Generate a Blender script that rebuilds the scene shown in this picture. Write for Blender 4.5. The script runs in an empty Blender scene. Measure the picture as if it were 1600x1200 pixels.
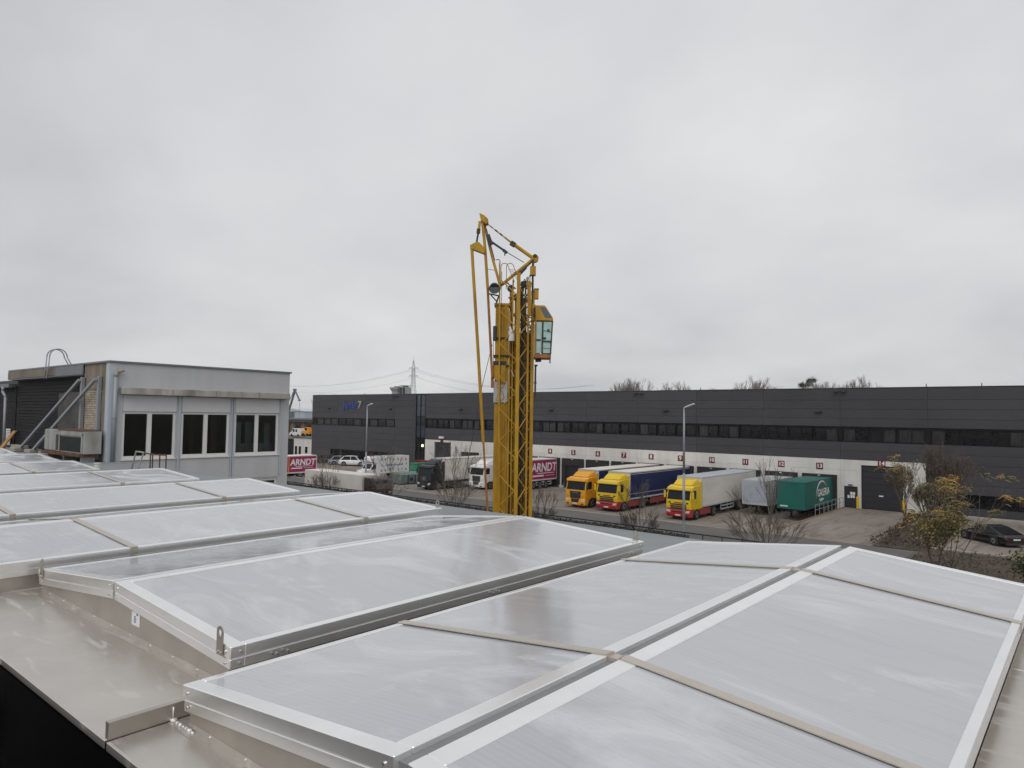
import bpy, bmesh, math, random
from mathutils import Vector, Matrix
C = bpy.context.scene.collection
R = math.radians
random.seed(7)
# ------------------------------------------------------------------ camera, world, sun, exposure
EYE = 8.7
cam_data = bpy.data.cameras.new("camera"); cam = bpy.data.objects.new("camera", cam_data); C.objects.link(cam)
cam_data.sensor_width = 36.0; cam_data.lens = 24.502; cam_data.clip_start = 0.05; cam_data.clip_end = 6000
def _cam_matrix(yaw, pitch, roll):
    fw = Vector((-math.sin(yaw)*math.cos(pitch), math.cos(yaw)*math.cos(pitch), math.sin(pitch)))
    r = Vector((math.cos(yaw), math.sin(yaw), 0)); u = r.cross(fw)
    r2 = r*math.cos(roll) + u*math.sin(roll); u2 = -r*math.sin(roll) + u*math.cos(roll)
    return Matrix(((r2.x, u2.x, -fw.x, 0), (r2.y, u2.y, -fw.y, 0), (r2.z, u2.z, -fw.z, EYE), (0, 0, 0, 1)))
cam.matrix_world = _cam_matrix(R(40.0377), R(2.6129), R(0.8444))
sc = bpy.context.scene; sc.camera = cam
sc.view_settings.view_transform = 'Standard'; sc.view_settings.look = 'None'
sc.view_settings.exposure = 0.0; sc.view_settings.gamma = 1.0; sc.view_settings.use_curve_mapping = False
SUN_EL, SUN_AZ = 52.0, 150.0       # overcast: broad soft sun behind the viewer
world = bpy.data.worlds.new("World"); sc.world = world; world.use_nodes = True
nt = world.node_tree; nt.nodes.clear()
def _n(t, **k):
    n = nt.nodes.new(t)
    for a, b in k.items(): setattr(n, a, b)
    return n
out = _n('ShaderNodeOutputWorld'); mixs = _n('ShaderNodeMixShader')
bg_sky = _n('ShaderNodeBackground'); bg_cl = _n('ShaderNodeBackground')
sky = _n('ShaderNodeTexSky', sky_type='NISHITA'); sky.sun_disc = False
sky.sun_elevation = R(SUN_EL); sky.sun_rotation = R(SUN_AZ); sky.air_density = 1.5; sky.dust_density = 3.0
bg_sky.inputs['Strength'].default_value = 0.10
nt.links.new(sky.outputs[0], bg_sky.inputs['Color'])
tc = _n('ShaderNodeTexCoord')
# cloud deck: project the direction on a flat ceiling so clouds shrink towards the horizon
sep = _n('ShaderNodeSeparateXYZ'); nt.links.new(tc.outputs['Generated'], sep.inputs[0])
def _m(op, a, b=None):
    n = _n('ShaderNodeMath', operation=op)
    for i, v in enumerate((a, b)):
        if v is None: continue
        if isinstance(v, (int, float)): n.inputs[i].default_value = v
        else: nt.links.new(v, n.inputs[i])
    return n.outputs[0]
zc = _m('ADD', _m('MAXIMUM', sep.outputs[2], 0.0), 0.30)
px = _m('DIVIDE', sep.outputs[0], zc); py = _m('DIVIDE', sep.outputs[1], zc)
comb = _n('ShaderNodeCombineXYZ'); nt.links.new(px, comb.inputs[0]); nt.links.new(py, comb.inputs[1]); comb.inputs[2].default_value = 3.7
n1 = _n('ShaderNodeTexNoise'); n1.inputs['Scale'].default_value = 0.85; n1.inputs['Detail'].default_value = 5; n1.inputs['Roughness'].default_value = 0.45; n1.inputs['Distortion'].default_value = 0.5
n2 = _n('ShaderNodeTexNoise'); n2.inputs['Scale'].default_value = 2.6; n2.inputs['Detail'].default_value = 5; n2.inputs['Roughness'].default_value = 0.5
nt.links.new(comb.outputs[0], n1.inputs['Vector']); nt.links.new(comb.outputs[0], n2.inputs['Vector'])
mixn = _m('ADD', _m('MULTIPLY', n1.outputs[0], 0.80), _m('MULTIPLY', n2.outputs[0], 0.20))
mixn = _m('ADD', mixn, _m('MULTIPLY', _m('MAXIMUM', _m('SUBTRACT', 0.28, sep.outputs[2]), 0.0), 0.34))   # overcast thins a little towards the horizon, all round
ramp = _n('ShaderNodeValToRGB'); nt.links.new(mixn, ramp.inputs[0])
e = ramp.color_ramp.elements
e[0].position = 0.32; e[0].color = (0.45, 0.46, 0.48, 1)
e[1].position = 0.68; e[1].color = (0.72, 0.722, 0.73, 1)
em = e.new(0.50); em.color = (0.60, 0.608, 0.625, 1)
nt.links.new(ramp.outputs[0], bg_cl.inputs['Color']); bg_cl.inputs['Strength'].default_value = 1.07
mixs.inputs[0].default_value = 0.97
nt.links.new(bg_sky.outputs[0], mixs.inputs[1]); nt.links.new(bg_cl.outputs[0], mixs.inputs[2]); nt.links.new(mixs.outputs[0], out.inputs[0])
sun_d = bpy.data.lights.new("sun", 'SUN'); sun_d.energy = 1.0; sun_d.angle = R(45); sun_d.color = (1.0, 0.97, 0.93)
sun = bpy.data.objects.new("sun", sun_d); C.objects.link(sun)
_sd = Vector((math.sin(R(SUN_AZ))*math.cos(R(SUN_EL)), math.cos(R(SUN_AZ))*math.cos(R(SUN_EL)), math.sin(R(SUN_EL))))
sun.rotation_euler = _sd.to_track_quat('Z', 'Y').to_euler()

# ------------------------------------------------------------------ materials
def lin(v):
    v /= 255.0
    return v/12.92 if v <= 0.04045 else ((v+0.055)/1.055)**2.4
def rgb(r, g, b, k=1.0): return (lin(r)*k, lin(g)*k, lin(b)*k, 1)
_MATS = {}
def mat(name, col, rough=0.6, metal=0.0, var=0.12, scale=3.0, bump=0.0, bscale=40.0, col2=None, coat=0.0, spec=0.5, stretch=(1, 1, 1), detail=5, bdist=0.01, tone=0.0):
    if name in _MATS: return _MATS[name]
    m = bpy.data.materials.new(name); m.use_nodes = True; t = m.node_tree; b = t.nodes['Principled BSDF']
    b.inputs['Roughness'].default_value = rough; b.inputs['Metallic'].default_value = metal
    b.inputs['Specular IOR Level'].default_value = spec
    if coat: b.inputs['Coat Weight'].default_value = coat; b.inputs['Coat Roughness'].default_value = 0.08
    g = t.nodes.new('ShaderNodeNewGeometry'); mp = t.nodes.new('ShaderNodeMapping'); mp.inputs['Scale'].default_value = stretch
    t.links.new(g.outputs['Position'], mp.inputs['Vector'])
    n = t.nodes.new('ShaderNodeTexNoise'); n.inputs['Scale'].default_value = scale; n.inputs['Detail'].default_value = detail; n.inputs['Roughness'].default_value = 0.6
    t.links.new(mp.outputs[0], n.inputs['Vector'])
    r = t.nodes.new('ShaderNodeValToRGB'); t.links.new(n.outputs[0], r.inputs[0])
    c = col if len(col) == 4 else (*col, 1); e = r.color_ramp.elements
    c2 = col2
    if c2 is None:
        e[0].color = tuple(x*(1-var) for x in c[:3]) + (1,); e[1].color = tuple(min(1, x*(1+var)) for x in c[:3]) + (1,)
    else:
        e[0].color = c2 if len(c2) == 4 else (*c2, 1); e[1].color = c
    e[0].position = 0.32; e[1].position = 0.68
    if tone:
        oi = t.nodes.new('ShaderNodeObjectInfo'); mr = t.nodes.new('ShaderNodeMapRange'); mr.inputs[3].default_value = 1-tone; mr.inputs[4].default_value = 1+tone; t.links.new(oi.outputs['Random'], mr.inputs[0])
        mm = t.nodes.new('ShaderNodeMix'); mm.data_type = 'RGBA'; mm.blend_type = 'MULTIPLY'; mm.inputs[0].default_value = 1.0; t.links.new(r.outputs[0], mm.inputs[6]); t.links.new(mr.outputs[0], mm.inputs[7]); t.links.new(mm.outputs[2], b.inputs['Base Color'])
    else: t.links.new(r.outputs[0], b.inputs['Base Color'])
    if bump:
        n2 = t.nodes.new('ShaderNodeTexNoise'); n2.inputs['Scale'].default_value = bscale; n2.inputs['Detail'].default_value = 3
        t.links.new(mp.outputs[0], n2.inputs['Vector'])
        bp = t.nodes.new('ShaderNodeBump'); bp.inputs['Strength'].default_value = bump; bp.inputs['Distance'].default_value = bdist
        t.links.new(n2.outputs[0], bp.inputs['Height']); t.links.new(bp.outputs[0], b.inputs['Normal'])
    _MATS[name] = m; return m
def emit(name, col, s):
    m = bpy.data.materials.new(name); m.use_nodes = True; b = m.node_tree.nodes['Principled BSDF']
    b.inputs['Base Color'].default_value = col; b.inputs['Emission Color'].default_value = col; b.inputs['Emission Strength'].default_value = s
    return m
def mat_panel():
    # multiwall polycarbonate: glossy, finely ribbed along the slope, with milky wiped streaks
    m = bpy.data.materials.new('polycarbonate_sheet'); m.use_nodes = True; t = m.node_tree; b = t.nodes['Principled BSDF']
    g = t.nodes.new('ShaderNodeNewGeometry')
    def noise(scale, st, det=5, dist=0.0, loc=(0, 0, 0)):
        mp = t.nodes.new('ShaderNodeMapping'); mp.inputs['Scale'].default_value = st; mp.inputs['Location'].default_value = loc; t.links.new(g.outputs['Position'], mp.inputs[0])
        n = t.nodes.new('ShaderNodeTexNoise'); n.inputs['Scale'].default_value = scale; n.inputs['Detail'].default_value = det; n.inputs['Distortion'].default_value = dist
        n.inputs['Roughness'].default_value = 0.58
        t.links.new(mp.outputs[0], n.inputs[0]); return n.outputs[0]
    def ramp(src, a, bb, ca, cb):
        r = t.nodes.new('ShaderNodeValToRGB'); t.links.new(src, r.inputs[0]); e = r.color_ramp.elements
        e[0].position = a; e[1].position = bb; e[0].color = ca; e[1].color = cb; return r.outputs[0]
    smear = noise(1.1, (0.8, 1.5, 1), 7, 1.6)
    s1 = ramp(smear, 0.52, 0.70, (0, 0, 0, 1), (1, 1, 1, 1))
    soft = noise(0.5, (1, 1, 1), 2, 0.3, (5, 2, 0))
    base0 = ramp(soft, 0.3, 0.7, (0.44, 0.453, 0.487, 1), (0.50, 0.508, 0.535, 1))
    dn = noise(14, (1, 1, 1), 6, 0.4, (3, 1, 0)); dots = ramp(dn, 0.70, 0.74, (0, 0, 0, 1), (1, 1, 1, 1))
    drip = noise(3.0, (0.35, 5.0, 1), 5, 0.3, (0, 7, 0)); drp = ramp(drip, 0.50, 0.78, (1, 1, 1, 1), (0.90, 0.895, 0.88, 1))
    sp0 = t.nodes.new('ShaderNodeSeparateXYZ'); t.links.new(g.outputs['Position'], sp0.inputs[0])
    k0 = t.nodes.new('ShaderNodeMath'); k0.operation = 'MULTIPLY'; k0.inputs[1].default_value = 2*math.pi/0.034; t.links.new(sp0.outputs[1], k0.inputs[0])
    k1 = t.nodes.new('ShaderNodeMath'); k1.operation = 'SINE'; t.links.new(k0.outputs[0], k1.inputs[0])
    k2 = t.nodes.new('ShaderNodeMapRange'); k2.inputs[1].default_value = -1; k2.inputs[2].default_value = 1; k2.inputs[3].default_value = 0.955; k2.inputs[4].default_value = 1.0; t.links.new(k1.outputs[0], k2.inputs[0])
    def mulc(a, bsock):
        q = t.nodes.new('ShaderNodeMix'); q.data_type = 'RGBA'; q.blend_type = 'MULTIPLY'; q.inputs[0].default_value = 1.0; t.links.new(a, q.inputs[6]); t.links.new(bsock, q.inputs[7]); return q.outputs[2]
    base = mulc(mulc(base0, drp), k2.outputs[0])
    fd = t.nodes.new('ShaderNodeMath'); fd.operation = 'MULTIPLY'; fd.inputs[1].default_value = 0.25; t.links.new(dots, fd.inputs[0])
    q = t.nodes.new('ShaderNodeMix'); q.data_type = 'RGBA'; t.links.new(fd.outputs[0], q.inputs[0]); t.links.new(base, q.inputs[6]); q.inputs[7].default_value = (0.30, 0.29, 0.27, 1); base = q.outputs[2]
    mix = t.nodes.new('ShaderNodeMix'); mix.data_type = 'RGBA'
    fm = t.nodes.new('ShaderNodeMath'); fm.operation = 'MULTIPLY'; fm.inputs[1].default_value = 0.5; t.links.new(s1, fm.inputs[0])
    t.links.new(fm.outputs[0], mix.inputs[0]); t.links.new(base, mix.inputs[6]); mix.inputs[7].default_value = (0.72, 0.74, 0.77, 1)
    t.links.new(mix.outputs[2], b.inputs['Base Color'])
    rr = t.nodes.new('ShaderNodeMapRange'); t.links.new(s1, rr.inputs[0]); rr.inputs[3].default_value = 0.11; rr.inputs[4].default_value = 0.34
    t.links.new(rr.outputs[0], b.inputs['Roughness']); b.inputs['IOR'].default_value = 1.55
    sp = t.nodes.new('ShaderNodeSeparateXYZ'); t.links.new(g.outputs['Position'], sp.inputs[0])
    mul = t.nodes.new('ShaderNodeMath'); mul.operation = 'MULTIPLY'; mul.inputs[1].default_value = 2*math.pi/0.017; t.links.new(sp.outputs[1], mul.inputs[0])
    sn = t.nodes.new('ShaderNodeMath'); sn.operation = 'SINE'; t.links.new(mul.outputs[0], sn.inputs[0])
    wv = noise(2.2, (1, 1, 1), 2, 0.0, (1, 9, 0))
    ad = t.nodes.new('ShaderNodeMath'); ad.operation = 'MULTIPLY_ADD'; ad.inputs[1].default_value = 0.035; t.links.new(sn.outputs[0], ad.inputs[0])
    w5 = t.nodes.new('ShaderNodeMath'); w5.operation = 'MULTIPLY'; w5.inputs[1].default_value = 3.2; t.links.new(wv, w5.inputs[0]); t.links.new(w5.outputs[0], ad.inputs[2])
    bp = t.nodes.new('ShaderNodeBump'); bp.inputs['Strength'].default_value = 0.5; bp.inputs['Distance'].default_value = 0.0022
    t.links.new(ad.outputs[0], bp.inputs['Height']); t.links.new(bp.outputs[0], b.inputs['Normal'])
    return m
M_PANEL = mat_panel()
M_ALU = mat('brushed_aluminium', (0.92, 0.92, 0.915), 0.28, 0.82, 0.04, 4, 0.05, 60)
M_STRIP = mat('beige_aluminium_strip', (0.52, 0.475, 0.42), 0.42, 0.35, 0.05, 6)
M_SHEET = mat('mill_finish_sheet', (0.60, 0.565, 0.52), 0.34, 0.8, 0.09, 1.6, 0.12, 1.8, detail=6, bdist=0.05)
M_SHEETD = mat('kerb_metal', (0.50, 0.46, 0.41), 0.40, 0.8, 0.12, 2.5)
M_LUG = mat('steel_lug', (0.40, 0.37, 0.32), 0.45, 0.8, 0.1, 12)
M_GAP = mat('ridge_joint', (0.24, 0.245, 0.25), 0.6, 0.2, 0.06, 8)
M_FOIL = mat('black_foil', (0.0015, 0.0015, 0.002), 0.35, 0, 0.3, 2, 0.15, 5, spec=0.06)
M_MEMB = mat('roof_membrane_grey', rgb(138, 143, 146, 0.9), 0.8, 0, 0.10, 0.8, 0.1, 60)
M_WELD = mat('weld_seam', (0.78, 0.77, 0.75), 0.35, 0.6, 0.1, 30)
M_STICK = mat('white_sticker', (0.78, 0.79, 0.82), 0.5)
M_BLUE = mat('print_blue', (0.08, 0.14, 0.33), 0.5)
M_SCREW = mat('screw_steel', (0.62, 0.61, 0.6), 0.3, 0.9)
M_CLAD = mat('anthracite_cladding', rgb(72, 71, 75, 1.0), 0.45, 0.0, 0.07, 0.35, spec=0.3, tone=0.07, stretch=(1, 1, 0.4))
M_CLADL = mat('anthracite_trim', rgb(62, 62, 66), 0.45, 0.0, 0.06, 0.6)
M_CONC = mat('white_concrete', rgb(214, 212, 207), 0.75, 0, 0.09, 0.8, 0.05, 20, tone=0.04, stretch=(1.5, 1, 0.35), detail=8)
M_CONCD = mat('grey_concrete', rgb(158, 152, 143), 0.85, 0, 0.14, 1.2, 0.2, 12)
M_BLACK = mat('black_rubber', (0.022, 0.022, 0.024), 0.65, 0, 0.2, 3)
M_DARK = mat('dark_recess', (0.016, 0.017, 0.020), 0.5, 0, 0.2, 2)
M_FRAMED = mat('black_window_frame', (0.007, 0.007, 0.009), 0.45, spec=0.25)
M_GLASS = mat('dark_glass', (0.011, 0.012, 0.014), 0.08, 0, 0.5, 0.9, spec=0.4)
M_GLASS2 = mat('glass_over_blinds', (0.034, 0.033, 0.035), 0.12, 0, 0.55, 1.5, stretch=(2.5, 1, 0.5))
M_GLASSB = mat('blue_tower_glass', (0.045, 0.06, 0.085), 0.08, 0, 0.3, 0.5)
M_GATE = mat('dark_gate', rgb(44, 45, 51), 0.5, 0, 0.08, 0.6)
M_SIGNR = mat('sign_maroon', rgb(112, 28, 38), 0.5)
M_WHITE = mat('white_print', (0.80, 0.80, 0.80), 0.5, 0, 0.03)
M_YELB = mat('bollard_yellow', rgb(226, 178, 22), 0.5)
M_ASPH = mat('asphalt', rgb(98, 95, 93), 0.9, 0, 0.14, 0.35, 0.3, 30)
M_GROUND = mat('ground_earth', rgb(92, 88, 78), 0.95, 0, 0.25, 0.15)
M_PLANTER = mat('bed_soil', rgb(76, 66, 57), 0.95, 0, 0.35, 2.2, 0.6, 10)
M_BARK = mat('bark_brown', rgb(86, 72, 62), 0.9, 0, 0.25, 6)
M_TWIG = mat('twig_brown', rgb(98, 88, 80), 0.9, 0, 0.2, 3)
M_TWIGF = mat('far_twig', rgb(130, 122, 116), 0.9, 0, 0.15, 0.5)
M_LEAFY = mat('leaf_yellow', rgb(160, 128, 56), 0.7, 0, 0.45, 1.3)
M_LEAFO = mat('leaf_olive', rgb(112, 108, 62), 0.7, 0, 0.4, 1.5)
M_LEAFG = mat('leaf_dark_green', rgb(58, 68, 42), 0.7, 0, 0.4, 1.5)
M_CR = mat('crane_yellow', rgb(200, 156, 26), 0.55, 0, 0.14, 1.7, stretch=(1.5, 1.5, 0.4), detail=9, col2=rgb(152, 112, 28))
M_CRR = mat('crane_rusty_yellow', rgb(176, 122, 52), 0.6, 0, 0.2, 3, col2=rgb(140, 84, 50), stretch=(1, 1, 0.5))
M_CRD = mat('crane_shadow_steel', rgb(70, 60, 36), 0.7, 0, 0.3, 3)  # shade of the mast core put into the colour; dark fittings share it
M_CRBLK = mat('crane_black_steel', rgb(52, 54, 60), 0.5, 0, 0.1, 3)
M_CABG = mat('cab_glass_green', rgb(172, 204, 201), 0.06, 0, 0.12, 2)
M_POLE = mat('galvanised_pole', rgb(150, 155, 160), 0.5, 0.3, 0.06, 2)
M_LAMPH = mat('lamp_head_white', rgb(205, 207, 208), 0.5)
M_TYRE = mat('tyre', (0.018, 0.018, 0.018), 0.8)
M_RIM = mat('rim', (0.30, 0.30, 0.31), 0.4, 0.7)
M_CHASSIS = mat('chassis', (0.03, 0.03, 0.032), 0.7)
M_WGLASS = mat('vehicle_glass', (0.012, 0.014, 0.017), 0.06, 0, 0.3, 1.2, spec=0.22)
M_LAMPG = mat('headlamp_glass', (0.55, 0.56, 0.57), 0.12)
M_TAIL = mat('tail_lamp', (0.14, 0.015, 0.015), 0.2)
M_PLATE = mat('number_plate', (0.7, 0.7, 0.68), 0.5)

# ------------------------------------------------------------------ mesh builder and tags
class MB:
    def __init__(s, T=None): s.v = []; s.f = []; s.mi = []; s.T = T; s.m = 0
    def P(s, p): return s.T @ Vector(p) if s.T is not None else Vector(p)
    def add(s, vs, fs):
        o = len(s.v); s.v += [tuple(s.P(p)) for p in vs]
        for f in fs: s.f.append(tuple(o+i for i in f)); s.mi.append(s.m)
        return s
    def hexa(s, p): # 8 pts: bottom ring 0-3, top ring 4-7
        return s.add(p, [(3, 2, 1, 0), (4, 5, 6, 7), (0, 1, 5, 4), (1, 2, 6, 5), (2, 3, 7, 6), (3, 0, 4, 7)])
    def box(s, x0, x1, y0, y1, z0, z1):
        return s.hexa([(x0, y0, z0), (x1, y0, z0), (x1, y1, z0), (x0, y1, z0), (x0, y0, z1), (x1, y0, z1), (x1, y1, z1), (x0, y1, z1)])
    def quad(s, a, b, c, d): return s.add([a, b, c, d], [(0, 1, 2, 3)])
    def prism(s, poly, axis, a, b): # poly in the two other axes (cyclic order), extruded a..b
        n = len(poly); vs = []
        for t in (a, b):
            for (p, q) in poly:
                vs.append({'x': (t, p, q), 'y': (p, t, q), 'z': (p, q, t)}[axis])
        fs = [tuple(range(n)), tuple(range(2*n-1, n-1, -1))]
        for i in range(n): j = (i+1) % n; fs.append((j, i, n+i, n+j))
        return s.add(vs, fs)
    def tube(s, p0, p1, r0, r1=None, n=6, cap=True):
        r1 = r0 if r1 is None else r1
        p0 = Vector(p0); p1 = Vector(p1); d = (p1-p0)
        if d.length < 1e-6: return s
        d.normalize(); a = d.orthogonal().normalized(); b = d.cross(a); vs = []
        for p, r in ((p0, r0), (p1, r1)):
            for i in range(n):
                t = 2*math.pi*(i+0.5)/n; vs.append(p + a*(r*math.cos(t)) + b*(r*math.sin(t)))
        fs = [(i, (i+1) % n, n+(i+1) % n, n+i) for i in range(n)]
        if cap: fs += [tuple(range(n-1, -1, -1)), tuple(range(n, 2*n))]
        return s.add(vs, fs)
    def bar(s, p0, p1, w, h=None, up=(0, 0, 1)):
        h = w if h is None else h
        p0 = Vector(p0); p1 = Vector(p1); d = (p1-p0).normalized(); u = Vector(up)
        if abs(d.dot(u)) > 0.97: u = Vector((0, 1, 0)) if abs(d.y) < 0.9 else Vector((1, 0, 0))
        a = d.cross(u).normalized()*w/2; b = a.cross(d).normalized()*h/2
        return s.hexa([p0-a-b, p0+a-b, p0+a+b, p0-a+b, p1-a-b, p1+a-b, p1+a+b, p1-a+b])
    def path(s, pts, r, n=6):
        for a, b in zip(pts, pts[1:]): s.tube(a, b, r, r, n)
        return s
    def disc(s, c, axis, r, w, n=16): # short cylinder centred at c
        c = Vector(c); d = {'x': Vector((1, 0, 0)), 'y': Vector((0, 1, 0)), 'z': Vector((0, 0, 1))}[axis]*w/2
        return s.tube(c-d, c+d, r, r, n)
    def build(s, name, mats, parent=None, bevel=0.0, smooth=False, seg=1, loc=None):
        me = bpy.data.meshes.new(name); me.from_pydata(s.v, [], s.f)
        if not isinstance(mats, (list, tuple)): mats = [mats]
        for m in mats: me.materials.append(m)
        for p, i in zip(me.polygons, s.mi): p.material_index = i
        bm = bmesh.new(); bm.from_mesh(me)
        bmesh.ops.recalc_face_normals(bm, faces=bm.faces)
        if bevel:
            es = [e for e in bm.edges if len(e.link_faces) == 2 and e.calc_face_angle(0) > 0.5]
            bmesh.ops.bevel(bm, geom=es, offset=bevel, segments=seg, profile=0.6, affect='EDGES', clamp_overlap=True)
        bm.to_mesh(me); bm.free()
        if smooth:
            for p in me.polygons: p.use_smooth = True
        o = bpy.data.objects.new(name, me); C.objects.link(o)
        if parent is not None: o.parent = parent
        if loc is not None: o.location = loc
        return o
def box(name, m, x0, x1, y0, y1, z0, z1, parent=None, bevel=0.0):
    return MB().box(x0, x1, y0, y1, z0, z1).build(name, m, parent, bevel)
def tag(o, label=None, cat=None, group=None, kind=None):
    if label: o['label'] = label
    if cat: o['category'] = cat
    if group: o['group'] = group
    if kind: o['kind'] = kind
    return o
def thing(name, label, cat, loc=(0, 0, 0), rz=0.0, group=None):
    o = bpy.data.objects.new(name, None); C.objects.link(o); o.empty_display_size = 0.3
    o.location = loc; o.rotation_euler = (0, 0, rz)
    return tag(o, label, cat, group)
def inst(src, parent, loc=None):
    o = src.copy(); C.objects.link(o); o.parent = parent
    if loc is not None: o.location = loc
    return o
def copy_tree(o, parent=None):
    c = o.copy(); C.objects.link(c)
    if parent is not None: c.parent = parent
    for ch in list(o.children): copy_tree(ch, c)
    return c
def text(name, s, size, m, parent, loc, rot, depth=0.01, bold=0.0, shear=0.0, sx=1.0, align='CENTER'):
    cu = bpy.data.curves.new(name, 'FONT'); cu.body = s; cu.size = size; cu.extrude = depth; cu.offset = bold; cu.shear = shear
    cu.align_x = align; cu.align_y = 'CENTER'; cu.resolution_u = 3
    t = bpy.data.objects.new(name, cu); C.objects.link(t)
    dg = bpy.context.evaluated_depsgraph_get(); me = bpy.data.meshes.new_from_object(t.evaluated_get(dg))
    bpy.data.objects.remove(t); bpy.data.curves.remove(cu); me.name = name
    me.materials.clear(); me.materials.append(m)
    o = bpy.data.objects.new(name, me); C.objects.link(o); o.parent = parent; o.location = loc; o.rotation_euler = rot; o.scale = (sx, 1, 1)
    return o
RX90 = (R(90), 0, 0)        # text facing -Y
RZ90 = (R(90), 0, R(90))    # text facing +X
# ------------------------------------------------------------------ setting: ground, street, yard
def sstep(a, b, x):
    t = max(0, min(1, (x-a)/(b-a))); return t*t*(3-2*t)
def gz(x, y):
    if y > 76.5: return 0.0
    return -0.70*sstep(53.8, 58.5, y)*sstep(-93, -84, x)*(1-sstep(-19.4, -19.2, x))
def sheet(name, xs, ys, dz, m, f=gz):
    b = MB(); n = len(xs)
    for y in ys:
        for x in xs: b.v.append((x, y, f(x, y)+dz))
    for j in range(len(ys)-1):
        for i in range(n-1): b.f.append((j*n+i, j*n+i+1, (j+1)*n+i+1, (j+1)*n+i)); b.mi.append(0)
    return tag(b.build(name, m), kind='structure')
XS = [-3500, -800, -300, -150, -112, -102, -93, -91, -89, -87, -85, -84, -70, -50, -30, -19.4, -19.3, -19.2, 20, 60, 300, 3000]
YS = [-300, -20, 20, 45, 53.8, 54.8, 55.8, 56.8, 57.8, 58.5, 65, 72, 76.4, 76.6, 150, 500, 4500]
sheet('ground', XS, YS, -0.02, M_GROUND)
sheet('street', [-220, -100, -60, -20, -9.5], [43.75, 48, 53.6], 0.0, M_ASPH)
sheet('pavement', [-20.8, -15, -9.4], [20, 32, 43.4], 0.0, M_CONCD)
def mat_paving():
    m = mat('yard_paving', rgb(144, 136, 127), 0.9, 0, 0.16, 0.22, detail=9)
    t = m.node_tree; b = t.nodes['Principled BSDF']
    g = t.nodes.new('ShaderNodeNewGeometry'); br = t.nodes.new('ShaderNodeTexBrick')
    br.inputs['Scale'].default_value = 1.0; br.inputs['Brick Width'].default_value = 0.22; br.inputs['Row Height'].default_value = 0.11; br.inputs['Mortar Size'].default_value = 0.012
    br.inputs['Color1'].default_value = (1, 1, 1, 1); br.inputs['Color2'].default_value = (0.82, 0.80, 0.78, 1); br.inputs['Mortar'].default_value = (0.6, 0.58, 0.55, 1)
    t.links.new(g.outputs['Position'], br.inputs['Vector'])
    old = b.inputs['Base Color'].links[0].from_socket
    mx = t.nodes.new('ShaderNodeMix'); mx.data_type = 'RGBA'; mx.blend_type = 'MULTIPLY'; mx.inputs[0].default_value = 0.8
    t.links.new(old, mx.inputs[6]); t.links.new(br.outputs[0], mx.inputs[7])
    # tyre marks and oil stains
    n = t.nodes.new('ShaderNodeTexNoise'); n.inputs['Scale'].default_value = 0.5; n.inputs['Detail'].default_value = 5; n.inputs['Distortion'].default_value = 1.5
    mp = t.nodes.new('ShaderNodeMapping'); mp.inputs['Scale'].default_value = (1.6, 0.25, 1); mp.inputs['Rotation'].default_value = (0, 0, 0.5)
    t.links.new(g.outputs['Position'], mp.inputs[0]); t.links.new(mp.outputs[0], n.inputs[0])
    r = t.nodes.new('ShaderNodeValToRGB'); r.color_ramp.elements[0].position = 0.40; r.color_ramp.elements[0].color = (0.74, 0.73, 0.72, 1); r.color_ramp.elements[1].position = 0.50
    t.links.new(n.outputs[0], r.inputs[0])
    m2 = t.nodes.new('ShaderNodeMix'); m2.data_type = 'RGBA'; m2.blend_type = 'MULTIPLY'; m2.inputs[0].default_value = 1.0
    t.links.new(mx.outputs[2], m2.inputs[6]); t.links.new(r.outputs[0], m2.inputs[7]); t.links.new(m2.outputs[2], b.inputs['Base Color'])
    return m
M_PAVE = mat_paving()
sheet('yard', [-84, -70, -50, -30, -19.6], [53.7, 54.8, 55.8, 56.8, 57.8, 58.5, 65, 75.7], 0.004, M_PAVE)
sheet('car_park', [-116, -102, -93, -91, -89, -87, -85, -84], [53.7, 54.8, 55.8, 56.8, 57.8, 58.5, 65, 75.7], 0.006, M_PAVE)
tag(MB().prism([(-19.55, 53.75), (-12.25, 53.85), (-13.35, 75.75), (-19.55, 75.75)], 'z', -0.8, 0.012).build('loading_apron', M_PAVE, bevel=0.02), kind='structure')
tag(MB().prism([(-19.75, 56.5), (-19.57, 56.5), (-19.57, 75.7), (-19.75, 75.7)], 'z', -0.8, 0.06).build('apron_kerb', mat('leafy_kerb', rgb(134, 112, 82), 0.9, 0, 0.3, 3), bevel=0.015), kind='structure')
tag(MB().prism([(-84, 53.6), (-19.6, 53.6), (-19.6, 53.75), (-84, 53.75)], 'z', -0.1, 0.03).build('yard_kerb', M_CONCD), kind='structure')
def bed(name, poly_fn, nx, ny, amp, seed, m):
    rnd = random.Random(seed); b = MB()
    for j in range(ny+1):
        for i in range(nx+1):
            x, y = poly_fn(i/nx, j/ny); ed = min(1, 4*min(i/nx, 1-i/nx, j/ny, 1-j/ny))
            b.v.append((x, y, 0.02+ed*(amp*0.6+amp*0.4*rnd.random())))
    for j in range(ny):
        for i in range(nx): k = j*(nx+1)+i; b.f.append((k, k+1, k+nx+2, k+nx+1)); b.mi.append(0)
    return tag(b.build(name, m, smooth=True), kind='structure')
bed('planting_bed', lambda u, v: ((-12.15-1.15*v)*(1-u)+(-8.9)*u, 54.0+21.6*v), 14, 50, 0.35, 1, M_PLANTER)
bed('verge', lambda u, v: (-9.3+40*u, 43.8+11.6*v), 60, 24, 0.25, 2, M_PLANTER)
sheet('parking_area', [-8.8, 10, 40], [55.6, 65, 74.4], 0.01, M_PAVE, lambda x, y: 0)
tag(MB().box(-8.9, 40, 55.42, 55.57, -0.1, 0.13).build('parking_kerb', M_CONCD, bevel=0.02), kind='structure')
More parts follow.
